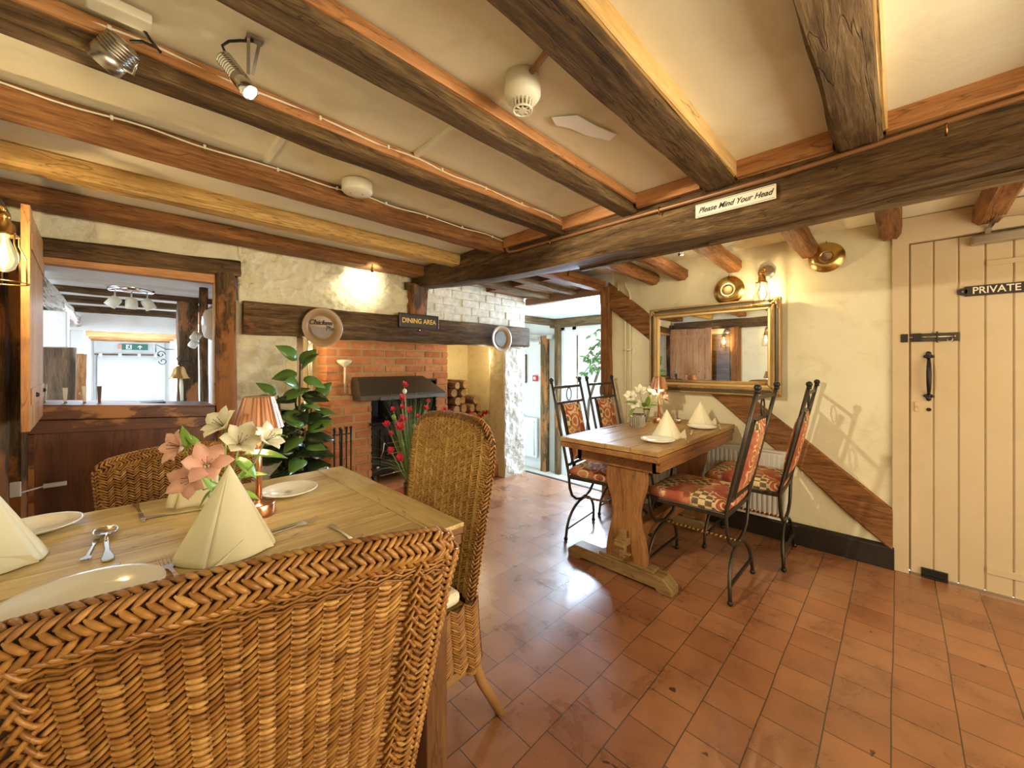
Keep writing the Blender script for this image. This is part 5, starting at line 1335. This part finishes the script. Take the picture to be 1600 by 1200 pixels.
m=MB();m.add([(1.425,3.20,.885),(2.29,3.20,.885),(2.29,3.20,.93),(2.12,3.34,1.085),(1.455,3.34,1.085),(1.425,3.20,.93),
 (1.425,3.44,.885),(2.29,3.44,.885),(2.29,3.44,.93),(2.12,3.44,1.085),(1.455,3.44,1.085),(1.425,3.44,.93)],
 [(0,1,2,5),(5,2,3,4),(6,11,8,7),(11,10,9,8),(0,5,11,6),(5,4,10,11),(1,7,8,2),(2,8,9,3),(4,3,9,10),(0,6,7,1)])
wmb(t,m).build('hood',flat('hood_metal',(.085,.065,.045),.42,.5,bs=.2),t,bevel=.004)
m=MB();m.box(1.60,2.29,3.19,3.20,.885,.915);wmb(t,m).build('front_lip',flat('grey_steel_lip',(.16,.17,.18),.3,.6),t)
t=thing('wood_stove','black cast iron wood stove with a brass bar, standing in the brick opening','stove',(1.84,3.45,.12))
m=MB();m.box(-.24,.26,-.10,.26,.07,.53);m.box(-.27,.29,-.13,.28,.53,.555);m.build('body',m_stove,t,bevel=.008)
m=MB();m.box(-.17,.20,-.125,-.10,.13,.48);m.build('door',m_stove,t,bevel=.006)
m=MB();m.box(-.13,.16,-.130,-.124,.20,.43);m.build('door_glass',flat('stove_glass',(.03,.025,.02),.08),t)
m=MB()
for k in range(3): m.tube([(-.12,-.138,.26+.05*k),(.15,-.138,.26+.05*k)],.005,6)
m.build('grate_bar',m_brassd,t)
m=MB();m.tube([(-.185,-.13,.22),(-.165,-.16,.30),(-.155,-.16,.38)],.006,8);m.build('door_handle',m_steel,t,smooth=True)
m=MB();m.ball((-.20,-.125,.15),.016,10);m.build('knob',m_steel,t,smooth=True)
m=MB();m.tube([(-.20,-.17,.085),(.24,-.17,.105)],.008,8);m.build('tray_rail',m_steel,t)
for x in (-.2,.22):
    m=MB();m.tube([(x,-.06,.08),(x-.01,-.09,0)],[.022,.016],8);m.build('leg',m_stove,t)
m=MB();m.lathe([(.07,.555),(.07,.93)],20,(0,.12,0));m.build('flue',m_stove,t,smooth=True)
# log pile in front of the right-hand wall of the recess
lg=[]
rr=random.Random(11)
ORD=['first','second','third','fourth','fifth']
def logs():
    i=0
    base=[(2.62,.17,.062),(2.75,.165,.055),(2.88,.17,.06),(3.00,.165,.055),
          (2.56,.29,.058),(2.68,.285,.06),(2.80,.28,.05),(2.92,.285,.055),(3.03,.28,.05),
          (2.60,.40,.055),(2.72,.395,.052),(2.84,.39,.058),(2.97,.39,.05),
          (2.56,.505,.05),(2.66,.51,.055),(2.77,.505,.05),(2.88,.50,.055),(3.00,.495,.048),
          (2.60,.612,.050),(2.71,.61,.048),(2.82,.605,.052),(2.945,.60,.050),
          (2.575,.705,.045),(2.68,.71,.048),(2.80,.705,.045),(2.92,.70,.046),
          (2.60,.795,.045),(2.70,.80,.042),(2.86,.795,.05),
          (2.575,.885,.045),(2.68,.885,.042),(2.60,.965,.040),(2.70,.975,.050)]
    for k,(x,z,r_) in enumerate(base):
        y0=3.42+rr.uniform(-.03,.05);y1=y0+.34
        top=max([b[1] for b in base if abs(b[0]-x)<.09])
        adj='top' if z>.94 else ('upper' if z>.68 else ('middle' if z>.38 else 'lowest'))
        row=sorted(set([round(b[1],1) for b in base])).index(round(z,1));rw_=[b for b in base if round(b[1],1)==round(z,1)];cx=sorted([b[0] for b in rw_]).index(x)
        t=thing('log','split firewood log in row %s from the bottom of the stack, %s from the brickwork'%(['one','two','three','four','five','six','seven','eight','nine'][row],ORD[cx]),'log',(x,y0,z),R(rr.uniform(-4,4)),'firewood logs stacked beside the chimney breast')
        sx=rr.uniform(.80,.95)
        m=MB();m.lathe([(r_,0),(r_*1.02,.12),(r_*.98,.24),(r_,.33)],12,axis='-Y',flute=3,famp=.06);m.xf(Matrix.Diagonal((sx,-1,1,1)));m.build('bark',m_log,t,smooth=True)
        m=MB();m.lathe([(1e-5,.004),(r_*.93,.004),(r_*.95,-.002)],12,axis='-Y',flute=3,famp=.06,cap=False);m.xf(Matrix.Diagonal((sx,1,1,1)));m.build('cut_end',m_logend,t)
logs()
m=MB();m.box(2.52,3.1,3.36,3.40,.12,.16);o=m.build('log_rail',m_stove);tag(o,'low black rail holding the log stack','rail')
t=thing('tinsel_garland','red shiny garland draped beside the log stack','garland',(3.0,3.38,.62))
m=MB();rr=random.Random(3)
for k in range(90):
    a=k/90;p=Vector((-.30+.42*a,-.0+rr.uniform(-.02,.02),.03*math.cos(a*9)+(-.25*(a-.85)/.15 if a>.85 else 0)));leafquad(m,p,(rr.uniform(-1,1),rr.uniform(-1,.3),rr.uniform(-1,1)),(0,-1,.3),.04,.02,segs=2)
m.build('foil',flat('red_foil',(.55,.02,.03),.25,.5),t)
# fairy lights under the beam
for k,(x,y,z) in enumerate(((2.86,3.02,1.375),(1.0,3.10,1.375))):
    t=thing('fireplace_light','tiny warm light under the fireplace beam at the '+('stone pier end' if k==0 else 'pie plate end'),'light',(x,y,z))
    m=MB();m.lathe([(.015,.01),(.015,-.004),(.010,-.006)],12);m.build('holder',m_brass,t,smooth=True)
    m=MB();m.ball((0,0,-.008),.009,8);m.build('bulb',m_bulb,t,smooth=True)
# wall trims left in the recess and cables
m=MB();m.box(.862,.93,3.02,3.04,1.0,1.5);o=m.build('recess_panel',flat('tan_board',(.50,.33,.17),.6),bevel=.003);tag(o,'tan board lining at the left inside of the fireplace under the pie plate','panel')
m=MB()
for k in range(3): m.tube([(1.075+.012*k,3.35,1.5),(1.07+.012*k,3.352,1.2),(1.078+.010*k,3.35,.9)],.0035,5)
o=m.build('hanging_cables',m_plastic,smooth=True);tag(o,'cream cables hanging at the left inside the fireplace','cable')
# brush in acrylic block on the ledge
t=thing('brush','cream round dish brush standing in a clear block on the brick ledge','brush',(1.375,3.40,.932))
m=MB();m.tube([(0,0,.02),(.004,0,.25)],.008,8);m.build('handle',m_napkin,t,smooth=True)
m=MB();m.lathe([(.010,.245),(.056,.285),(.058,.302),(.02,.308),(1e-5,.308)],24,flute=12,famp=.06,cap=False);m.build('bristle_head',m_napkin,t,smooth=True)
m=MB();m.box(-.045,.045,-.03,.03,.001,.10);m.build('clear_block',m_glass,t,bevel=.003)
# fire tools
t=thing('fire_tool_stand','black fire tool set standing in front of the brick pier','fire tools',(1.255,3.16,.12))
m=MB();m.lathe([(.09,0),(.09,.012),(.02,.02)],24);m.tube([(0,0,.01),(0,0,.56)],.008,8);m.bar((-.07,0,.52),(.07,0,.52),.012,.008);m.build('stand',m_ironb,t,smooth=False)
for k,x in enumerate((-.065,-.02,.03,.066)):
    m=MB();m.tube([(x,-.02,.56),(x,-.02,.44),(x,-.02,.06)],[.009,.006,.005],8);m.ball((x,-.02,.57),.013,10);m.ball((x,-.02,.46),.010,8);m.build('tool',m_ironb,t,smooth=True)
# log/magazine basket by the plant
t=thing('magazine_basket','dark basket of papers low on the hearth behind the rubber plant','basket',(1.02,3.22,.12))
m=MB();m.lathe([(.10,.0),(.13,.05),(.14,.18),(.135,.18),(.125,.05),(.09,.01)],24);m.build('basket',m_cane,t,smooth=True)
for k in range(3):
    m=MB();m.box(-.10,.09,-.05+.03*k,-.045+.03*k,.03,.27-.02*k);m.xf(Euler((R(8*k-6),0,R(6*k-5))).to_matrix().to_4x4());m.build('magazine',(m_wht,m_signw,m_green)[k],t)

# ------------------------------------------------------------------ rubber plant
t=thing('rubber_plant','large rubber plant with dark glossy leaves standing left of the fireplace','potted plant',(.775,2.62,0))
m=MB();m.lathe([(.11,0),(.14,.10),(.155,.26),(.165,.28),(.15,.28),(.14,.26)],28);m.build('pot',m_cane,t,smooth=True)
m=MB();m.lathe([(1e-5,.25),(.14,.25)],20,cap=False);m.build('soil',m_blk,t)
rr=random.Random(21);stems=MB();young=MB();nl=0
sts=[((0,0),(.02,.02),1.28),((.03,.02),(.10,.05),1.02),((-.04,0),(-.10,.03),1.06),((.0,-.03),(.03,-.04),.86)]
old=[]
for (bx,by),(tx,ty),H in sts:
    stems.tube([(bx,by,.25),(bx+(tx-bx)*.4,by+(ty-by)*.4,.25+(H-.25)*.5),(tx,ty,H-.05)],[.010,.008,.005],8)
    n=int((H-.30)/.038)
    for k in range(n+1):
        f=(k+.5)/(n+1);z=.42+(H-.45)*f
        a=k*2.4+bx*40;L=rr.uniform(.15,.20)*(1-.2*f);w=L*.58
        el=rr.uniform(-.15,.45)+ (.9 if f>.88 else 0)
        px=bx+(tx-bx)*f;py=by+(ty-by)*f
        d=(math.cos(a),math.sin(a)*.55-.25,el-.25)
        mm=MB();leafquad(mm,(px+d[0]*.02,py+d[1]*.02,z),d,(rr.uniform(-.7,.3),rr.uniform(-1.2,-.4),rr.uniform(.4,1.1)),L,w,.18,rr.uniform(.05,.35),6)
        old.append((mm,f>.80 or rr.random()<.12))
stems.build('stem',m_stemb,t,smooth=True)
for mm,yg in old: mm.build('leaf',m_leaf2 if yg else m_leafd,t,smooth=True,solid=.0015)
# ------------------------------------------------------------------ artificial poppies
t=thing('artificial_flowers','tall pot of artificial grass with red and pink flowers in front of the stove','flower arrangement',(1.80,3.02,.0))
m=MB();m.lathe([(.048,.0),(.062,.13),(.066,.17),(.060,.17)],24);m.build('pot',m_pot,t,smooth=True)
rr=random.Random(9);m=MB()
def blade(mm,p,d,L,bend,w=.0035):
    p=Vector(p);d=Vector(d).normalized();pts=[]
    h=Vector((d.x,d.y,0));h=h.normalized() if h.length>.01 else Vector((1,0,0))
    for i in range(7):
        q=i/6;pts.append(p+d*L*q+h*bend*L*q**2.4-Vector((0,0,bend*L*.55*q**3)))
    mm.tube(pts,[w*.5,w*.55,w*.5,w*.42,w*.33,w*.22,w*.08],4);return pts
for k in range(190):
    a=rr.uniform(0,2*PI);s=abs(rr.gauss(0,.17));L=rr.uniform(.45,.90)
    sy=math.sin(a)*(.3 if math.sin(a)>0 else 1);blade(m,(.03*math.cos(a),.03*math.sin(a),.14),(s*math.cos(a),s*sy,1),L,rr.uniform(0,.18))
for k in range(26):
    a=rr.uniform(0,2*PI);s=rr.uniform(.25,.5);L=rr.uniform(.35,.55)
    sy=math.sin(a)*(.2 if math.sin(a)>0 else 1);blade(m,(.03*math.cos(a),.03*math.sin(a),.14),(s*math.cos(a),s*sy,1),L,rr.uniform(.4,.9))
o=m.build('grass',m_grass,t,smooth=True);o['kind']='stuff'
fl=[(-.22,.83),(-.06,1.02),(-.08,.90),(-.13,.84),(.10,.81),(-.17,.68),(-.20,.62),(-.25,.50),(-.16,.42),(.22,.69),(.13,.62),(.18,.62),(.36,.77),(.30,.50),(.03,.55),(-.14,.70),(.40,.74),(-.10,.73),(.06,.74),(-.23,.70),(.27,.60),(.20,.86),(-.02,.80)]
def bloom(mm,c,r,n=6,up=(0,-.6,1),seed=0):
    rq=random.Random(seed);upv=Vector(up).normalized()
    for ly in range(2):
        for k in range(n):
            a=2*PI*k/n+ly*.5;b=upv.orthogonal().normalized();e=upv.cross(b)
            d=b*math.cos(a)+e*math.sin(a)+upv*(.5+.6*ly);leafquad(mm,c,d,upv,r*rq.uniform(.8,1.1),r*.8,-.3,-.15,3)
    mm.ball(c,r*.25,6)
for k,(x,z) in enumerate(fl):
    y=rr.uniform(-.10,.05);s=MB();s.tube([(x*.1,0,.15),(x*.5,y*.5,z*.6),(x,y,z)],.0025,5);s.build('flower_stem',m_stem,t,smooth=True)
    m=MB();bloom(m,(x,y,z),.030+.010*(k%3),6,(rr.uniform(-.4,.4),-.8,.6),k);m.build('flower',m_redf,t,smooth=True)
for k,(x,z) in enumerate(((-.09,.97),(.0,.66),(.30,.66),(-.19,.76),(.16,.68),(-.11,.52))):
    s=MB();s.tube([(x*.1,0,.15),(x*.5,0,z*.6),(x,-.04,z)],.0025,5);s.build('flower_stem',m_stem,t,smooth=True)
    m=MB();m.ball((x,-.04,z),.020,8,(1,1,1.2));m.build('bud',m_cream if k%2==0 else m_leafl,t,smooth=True)

# ================================================================== TABLEWARE
TZ=.7630
def china_plate(loc,r,label,group):
    t_=MB();t_.lathe([(1e-5,.006),(r*.55,.006),(r*.62,.009),(r*.95,.017),(r,.018),(r*.995,.0145),(r*.66,.003),(r*.55,.0),(1e-5,.0)],48,cap=False)
    o=t_.build('plate',m_china,smooth=True);o.location=loc;tag(o,label,'plate',group);return o
PG='white plates on the tables'
china_plate((.407,1.468,TZ),.088,'white side plate at the far right of the near table beside the copper lamp',PG)
china_plate((-.155,1.610,TZ),.088,'white side plate on the far left of the near table behind the left napkin',PG)
china_plate((-.050,1.050,TZ),.118,'large white plate in front of us on the near table, behind the rattan chair back',PG)
china_plate((2.145,.968,TZ),.092,'white side plate on the trestle table, the one nearer the camera end',PG)
china_plate((2.80,.955,TZ),.090,'white side plate on the trestle table, the one nearer the mirror wall',PG)
def cutlery(kind,p,ang,label,tip=0,scale=1,z=TZ,lift=0):
    x,y=p;t_=thing(kind,label,kind,(x,y,z),R(ang),'cutlery laid on the tables')
    t_.scale=(scale,)*3
    hl=MB();hl.prism([(-.004,0),(-.0035,.055),(-.0085,.095),(-.0075,.108),(0,.112),(.0075,.108),(.0085,.095),(.0035,.055),(.004,0)],.0008,.0035,'Z')
    hl.build('handle',m_steel,t_,bevel=.001)
    m=MB()
    if kind=='knife': m.prism([(-.004,0),(-.006,-.02),(-.008,-.06),(-.006,-.085),(0,-.098),(.004,-.08),(.005,0)],.001,.0025,'Z');m.build('blade',m_steel,t_,bevel=.0005)
    elif kind=='fork':
        m.prism([(-.003,0),(.003,0),(.004,-.030),(.011,-.042),(.0115,-.055),(-.0115,-.055),(-.011,-.042),(-.004,-.030)],.002,.004,'Z')
        for k in range(4):
            a=-.0100+k*.00667;m.tube([(a,-.054,.003),(a,-.07,.005),(a*.95,-.092,.010)],[.0014,.0013,.0006],6)
        m.build('tines',m_steel,t_,smooth=False)
    else:
        m.grid(lambda u,v:(.0185*(2*u-1)*math.sqrt(max(0,1-(2*v-1)**2))*1.0,-.018-.056*v,.009-.0065*(1-(2*u-1)**2)*math.sin(PI*v)),10,12);m.tube([(0,.0,.003),(0,-.02,.008)],[.003,.0025],6)
        m.build('bowl',m_steel,t_,smooth=True,solid=.001)
    return t_
cutlery('knife',(.045,1.575),4,'small knife lying crosswise at the far side of the near table')

s_=cutlery('spoon',(-.030,1.335),168,'round-bowled spoon crossed with a fork on the near table',scale=1.3);s_.location=(-.021,1.385,TZ);s_.rotation_euler=(0,0,R(182))
cutlery('fork',(-.047,1.330),-6,'fork with raised dark tines crossed under the spoon on the near table',scale=.8)
cutlery('knife',(-.105,1.15),-62,'large knife lying left of the big plate on the near table',scale=1.1)
cutlery('fork',(.082,1.07),188,'fork with its tines beyond the rattan chair back, right of the big plate',scale=1.0)
cutlery('fork',(.31,1.147),-82+180,'fork lying right of the central napkin on the near table',scale=.95)
cutlery('knife',(.285,1.165),-82+180,'thin knife beside the fork right of the central napkin',scale=.85)
cutlery('knife',(.408,.985),182+180,'knife handle pointing away near the right corner of the near table',scale=1.0)
cutlery('fork',(.335,1.42),120,'fork partly hidden behind the copper lamp on the near table')
cutlery('fork',(.150,1.49),75,'fork lying before the folded menu napkin on the near table')
cutlery('spoon',(2.30,1.02),62,'spoon behind the nearer plate on the trestle table')
cutlery('fork',(2.36,1.08),95,'fork behind the nearer plate on the trestle table')
cutlery('spoon',(2.95,1.03),60,'spoon behind the farther plate on the trestle table')
cutlery('fork',(2.99,1.09),95,'fork behind the farther plate on the trestle table')
cutlery('knife',(2.56,.935),-72,'long knife lying between the two place settings of the trestle table')
cutlery('knife',(2.30,.87),-60,'knife right of the nearer plate on the trestle table')
cutlery('knife',(2.93,.88),-70,'knife right of the farther plate on the trestle table')
cutlery('knife',(2.35,1.42),-95,'knife on the far edge of the trestle table')
def napkin(loc,h,r,rz,label,cuff=False):
    t_=thing('folded_napkin',label,'napkin',loc,R(rz),'standing cream napkins')
    # two joined tall triangular sheets meeting in a soft front ridge, open behind
    A=Vector((0.0,.012,h))
    def sheet(pa,pb,bow,nu=10,nv=14):
        pa=Vector(pa);pb=Vector(pb)
        def f(u,v):
            b=pa.lerp(pb,u);n=(pb-pa).cross(Vector((0,0,1))).normalized()
            p=b.lerp(A,v);k=math.sin(PI*u)*(1-v)
            return p+n*bow*k
        return f
    m=MB()
    m.grid(sheet((-r*1.0,.25*r,0.004),(.10*r,-.95*r,0),.030*r/.07),12,16)
    m.grid(sheet((.10*r,-.95*r,0),(r*1.05,.10*r,.003),.016*r/.07),12,16)
    m.build('front_fold',m_napkin,t_,smooth=True,solid=.0018)
    m=MB();m.grid(sheet((r*1.05,.10*r,.003),(.1*r,.9*r,0),.02),8,12);m.grid(sheet((.1*r,.9*r,0),(-r*1.0,.25*r,.004),.02),8,12)
    m.build('rear_fold',m_napkin,t_,smooth=True,solid=.0018)
    m=MB();m.add([(.20*r,-.98*r,.0),(1.25*r,-.18*r,.0),(1.20*r,-.02*r,h*.30),(.62*r,-.45*r,h*.12)] if cuff else [(.25*r,-.97*r,.001),(1.07*r,.02*r,.001),(.98*r,-.04*r,h*.10),(.62*r,-.47*r,h*.20)],[(0,1,2,3)]);m.build('turned_corner',m_napkin,t_,solid=.0018)
    return t_
napkin((.180,1.130,TZ),.196,.098,-38,'tall cream napkin cone in the middle of the near table in front of the flowers')
napkin((-.222,1.415,TZ),.200,.112,-35,'tall cream napkin cone cut by the left edge of the picture')
napkin((2.315,.985,TZ),.165,.085,-48,'cream napkin cone beside the nearer plate on the trestle table',True)
napkin((2.985,1.025,TZ),.165,.085,-48,'cream napkin cone beside the farther plate on the trestle table',True)
# folded napkin holding cutlery, slumped behind the flowers
t=thing('folded_napkin','cream rolled napkin lying open behind the central napkin, left of the flower vase','napkin',(.150,1.525,TZ),R(-25))
m=MB();m.grid(lambda u,v:(-.035+.105*u,.03*math.sin(PI*u)*.4+.03*v,.002+.160*v*(.45+.55*u)),10,10);m.build('sheet',m_napkin,t,smooth=True,solid=.002)
m=MB();m.tube([(-.045,-.005,.010),(-.040,.006,.045),(-.030,.018,.085)],.011,10);m.build('rolled_edge',m_napkin,t,smooth=True)
# salt and pepper
t=thing('salt_shaker','small steel and glass shaker beside the flower vase on the near table','shaker',(.200,1.445,TZ))
m=MB();m.lathe([(.014,0),(.016,.004),(.014,.035),(.012,.045)],16);m.build('glass_body',m_glass,t,smooth=True)
m=MB();m.lathe([(.014,.045),(.015,.050),(.010,.062),(.006,.070),(1e-5,.072)],16,cap=False);m.build('cap',m_steel,t,smooth=True)
t=thing('glass_jar','square clear glass jar of sachets on the trestle table','jar',(2.565,1.30,TZ))
m=MB();m.box(-.045,.045,-.045,.045,0,.085);m.build('glass_body',m_glass,t,bevel=.006)
m=MB()
for k in range(5): m.box(-.03,.032,-.030+.014*k,-.022+.014*k,.004,.070)
m.build('sachets',m_china,t)
m=MB();m.lathe([(.030,.085),(.046,.088),(.046,.092)],16);m.build('rim',m_glass,t,smooth=True)
t=thing('steel_pot','small round steel pot on the trestle table, right of the flowers','pot',(2.93,1.17,TZ))
m=MB();m.lathe([(.018,0),(.026,.012),(.026,.030),(.022,.034),(.02,.012)],20);m.build('pot_body',m_steel,t,smooth=True)
# copper lamps
def make_lamp():
    t_=thing('table_lamp','','table lamp',(0,0,0),0,'copper table lamps')
    m=MB();m.lathe([(.041,0),(.042,.003),(.042,.032),(.040,.035),(.012,.037),(.009,.042)],40,flute=20,famp=.008);m.build('base',m_copper,t_,smooth=True)
    m=MB();m.lathe([(.0085,.03),(.0085,.25)],16);m.build('stem',m_copper,t_,smooth=True)
    m=MB();m.lathe([(.063,.252),(.038,.342)],100,flute=20,famp=.018,cap=False);o_=m.build('shade',m_copper,t_,smooth=True,solid=.0015);o_.modifiers.new('e','EDGE_SPLIT').split_angle=R(45)
    m=MB();m.lathe([(.030,.341),(.0385,.343),(.0385,.340)],40,cap=False);m.lathe([(1e-5,.342),(.032,.342)],30,cap=False);m.build('shade_top',m_copper,t_,smooth=True)
    m=MB();m.lathe([(1e-5,.262),(.030,.262),(.033,.268)],30,cap=False);m.build('light_disc',m_lit,t_,smooth=True)
    return t_
l0=make_lamp();l0['label']='copper table lamp with fluted shade on the near table';l0.location=(.288,1.325,TZ)
dup(l0,(2.845,1.275,TZ),R(10),'lit copper table lamp with fluted shade on the trestle table')
light('copper_lamp_near','POINT',(.288,1.325,TZ+.245),.8,WARM,.02)
light('copper_lamp_far','POINT',(2.845,1.275,TZ+.245),1.4,WARM,.02)

# ------------------------------------------------------------------ lilies
def lily(mm,c,axis,r,seed=0,n=6,open_=.9):
    rq=random.Random(seed);ax=Vector(axis).normalized();b=ax.orthogonal().normalized();e=ax.cross(b);c=Vector(c)
    for k in range(n):
        a=2*PI*k/n+rq.uniform(-.1,.1);rad=b*math.cos(a)+e*math.sin(a);L=r*rq.uniform(.9,1.1)
        w=r*(.74 if k%2 else .60);vs=[]
        S=6
        tg=ax.cross(rad).normalized()
        for i in range(S+1):
            q=i/S;p=c+ax*(L*(.95*q-.45*q*q*open_))+rad*(L*(.10+.85*q**1.4)*open_);ww=w*(math.sin(PI*min(1,.10+.88*q))**.8)*(1 if i<S else .05)
            up_=(ax*.6-rad*.4)
            vs+=[p-tg*ww/2+up_*.06*r,p,p+tg*ww/2+up_*.06*r]
        fs=[]
        for i in range(S):
            a_=i*3;fs+=[(a_,a_+1,a_+4,a_+3),(a_+1,a_+2,a_+5,a_+4)]
        mm.add(vs,fs)
def bouquet(loc,label,group,blooms,leaves,jar):
    t_=thing('flower_vase',label,'flowers',loc,0,group)
    m=MB();m.lathe([(.022,0),(.026,.004),(.026,.02),(.018,.05),(.020,.09),(.024,.105),(.022,.105),(.018,.09),(.016,.05),(.023,.02),(.02,.006)],24);m.build('glass_vase',m_glass,t_,smooth=True)
    for k,(p,ax,r,mt) in enumerate(blooms):
        r*=1.12;p=Vector(p)+Vector((0,0,-.035 if label.find('near table')>0 else 0));s=MB();s.tube([(p.x*.05,p.y*.05,.02),(p.x*.25,p.y*.25,.11),tuple(p*.75),tuple(p)],.0022,6);s.build('stem',m_stem,t_,smooth=True)
        f=MB();lily(f,p,ax,r,k);b_=f.build('petals',mt,t_,smooth=True,solid=.0006)
        g=MB()
        axv=Vector(ax).normalized();o_=axv.orthogonal().normalized();e_=axv.cross(o_)
        for q in range(5):
            a=q*1.25;tp=p+axv*r*.62+(o_*math.cos(a)+e_*math.sin(a))*r*.16;g.tube([p,tp],.0006,4);g.ball(tp,.0016,5)
        g.build('stamens',m_stemb,b_)
    for k,(p,d,L,w) in enumerate(leaves):
        p=Vector(p)+Vector((0,0,-.03 if label.find('near table')>0 else 0));f=MB();leafquad(f,p,d,(0,-.3,1),L*1.15,w*1.35,.2,.15,6);f.build('leaf',m_leafl,t_,smooth=True,solid=.0006)
    return t_
BL=[((-.081,.082,.246),(-.8,-.35,.25),.050,m_pink),((-.059,.031,.168),(-.65,-.7,.1),.056,m_pink),((-.042,-.014,.205),(-.1,-.85,.5),.060,m_pink),
    ((.000,.000,.300),(-.6,-.35,.6),.052,m_cream),((.019,-.061,.258),(.1,-.75,.65),.056,m_cream),((.067,-.110,.266),(.45,-.6,.6),.046,m_cream)]
LF=[((-.075,.06,.24),(-.1,.15,.95),.055,.020),((-.05,.05,.24),(-.45,.4,.75),.055,.018),((.02,-.03,.16),(.75,-.6,.2),.07,.024),((.035,-.045,.225),(.704,-.71,.03),.100,.032),((.06,-.08,.275),(.75,-.65,.12),.060,.014),((.02,-.04,.215),(.6,-.6,-.75),.065,.028),((-.03,0,.13),(-.5,.3,-.7),.05,.018),((.03,-.02,.12),(.6,-.5,-.3),.05,.015),((.0,.0,.10),(-.1,-.3,.9),.075,.028),((.01,-.02,.12),(.3,-.3,.9),.07,.026),((-.02,.0,.12),(-.4,.1,.9),.06,.022)]
bouquet((.205,1.302,TZ),'glass vase of pink and cream lilies in the middle of the near table','lilies in glass vases',BL,LF,None)
BL2=[((-.13,.06,.190),(-.7,-.3,.6),.055,m_cream),((-.07,.02,.225),(-.4,-.5,.8),.058,m_cream),((.0,-.02,.215),(-.1,-.6,.7),.055,m_cream),((.09,-.05,.225),(.4,-.5,.7),.056,m_pink),((.13,-.06,.175),(.7,-.5,.5),.052,m_pink),((.06,-.02,.25),(.2,-.4,.9),.05,m_pink),((-.10,.05,.15),(-.8,-.5,.2),.05,m_cream)]
LF2=[((-.08,.03,.15),(-1,.2,.2),.13,.02),((-.05,0,.12),(-.6,-.4,.4),.11,.030),((.05,0,.12),(.8,-.3,.1),.12,.016),((.02,0,.10),(.1,-.5,.9),.09,.03),((-.1,.04,.12),(-.8,.2,-.6),.09,.018),((.08,-.02,.15),(.9,-.3,-.2),.08,.02),((0,0,.12),(-.4,-.4,.9),.1,.028)]
bouquet((2.78,1.34,TZ),'glass vase of cream and pink lilies behind the lit lamp on the trestle table','lilies in glass vases',BL2,LF2,None)
# curtain at the left edge
t=thing('side_curtain','pale curtain hanging at the extreme left beside the corner post','curtain',(-.372,2.62,0))
m=MB();m.grid(lambda u,v:(.012*math.sin(u*34),-.22+.44*u,.02+1.80*v),80,6);m.build('cloth',m_napkin,t,smooth=True,solid=.003)
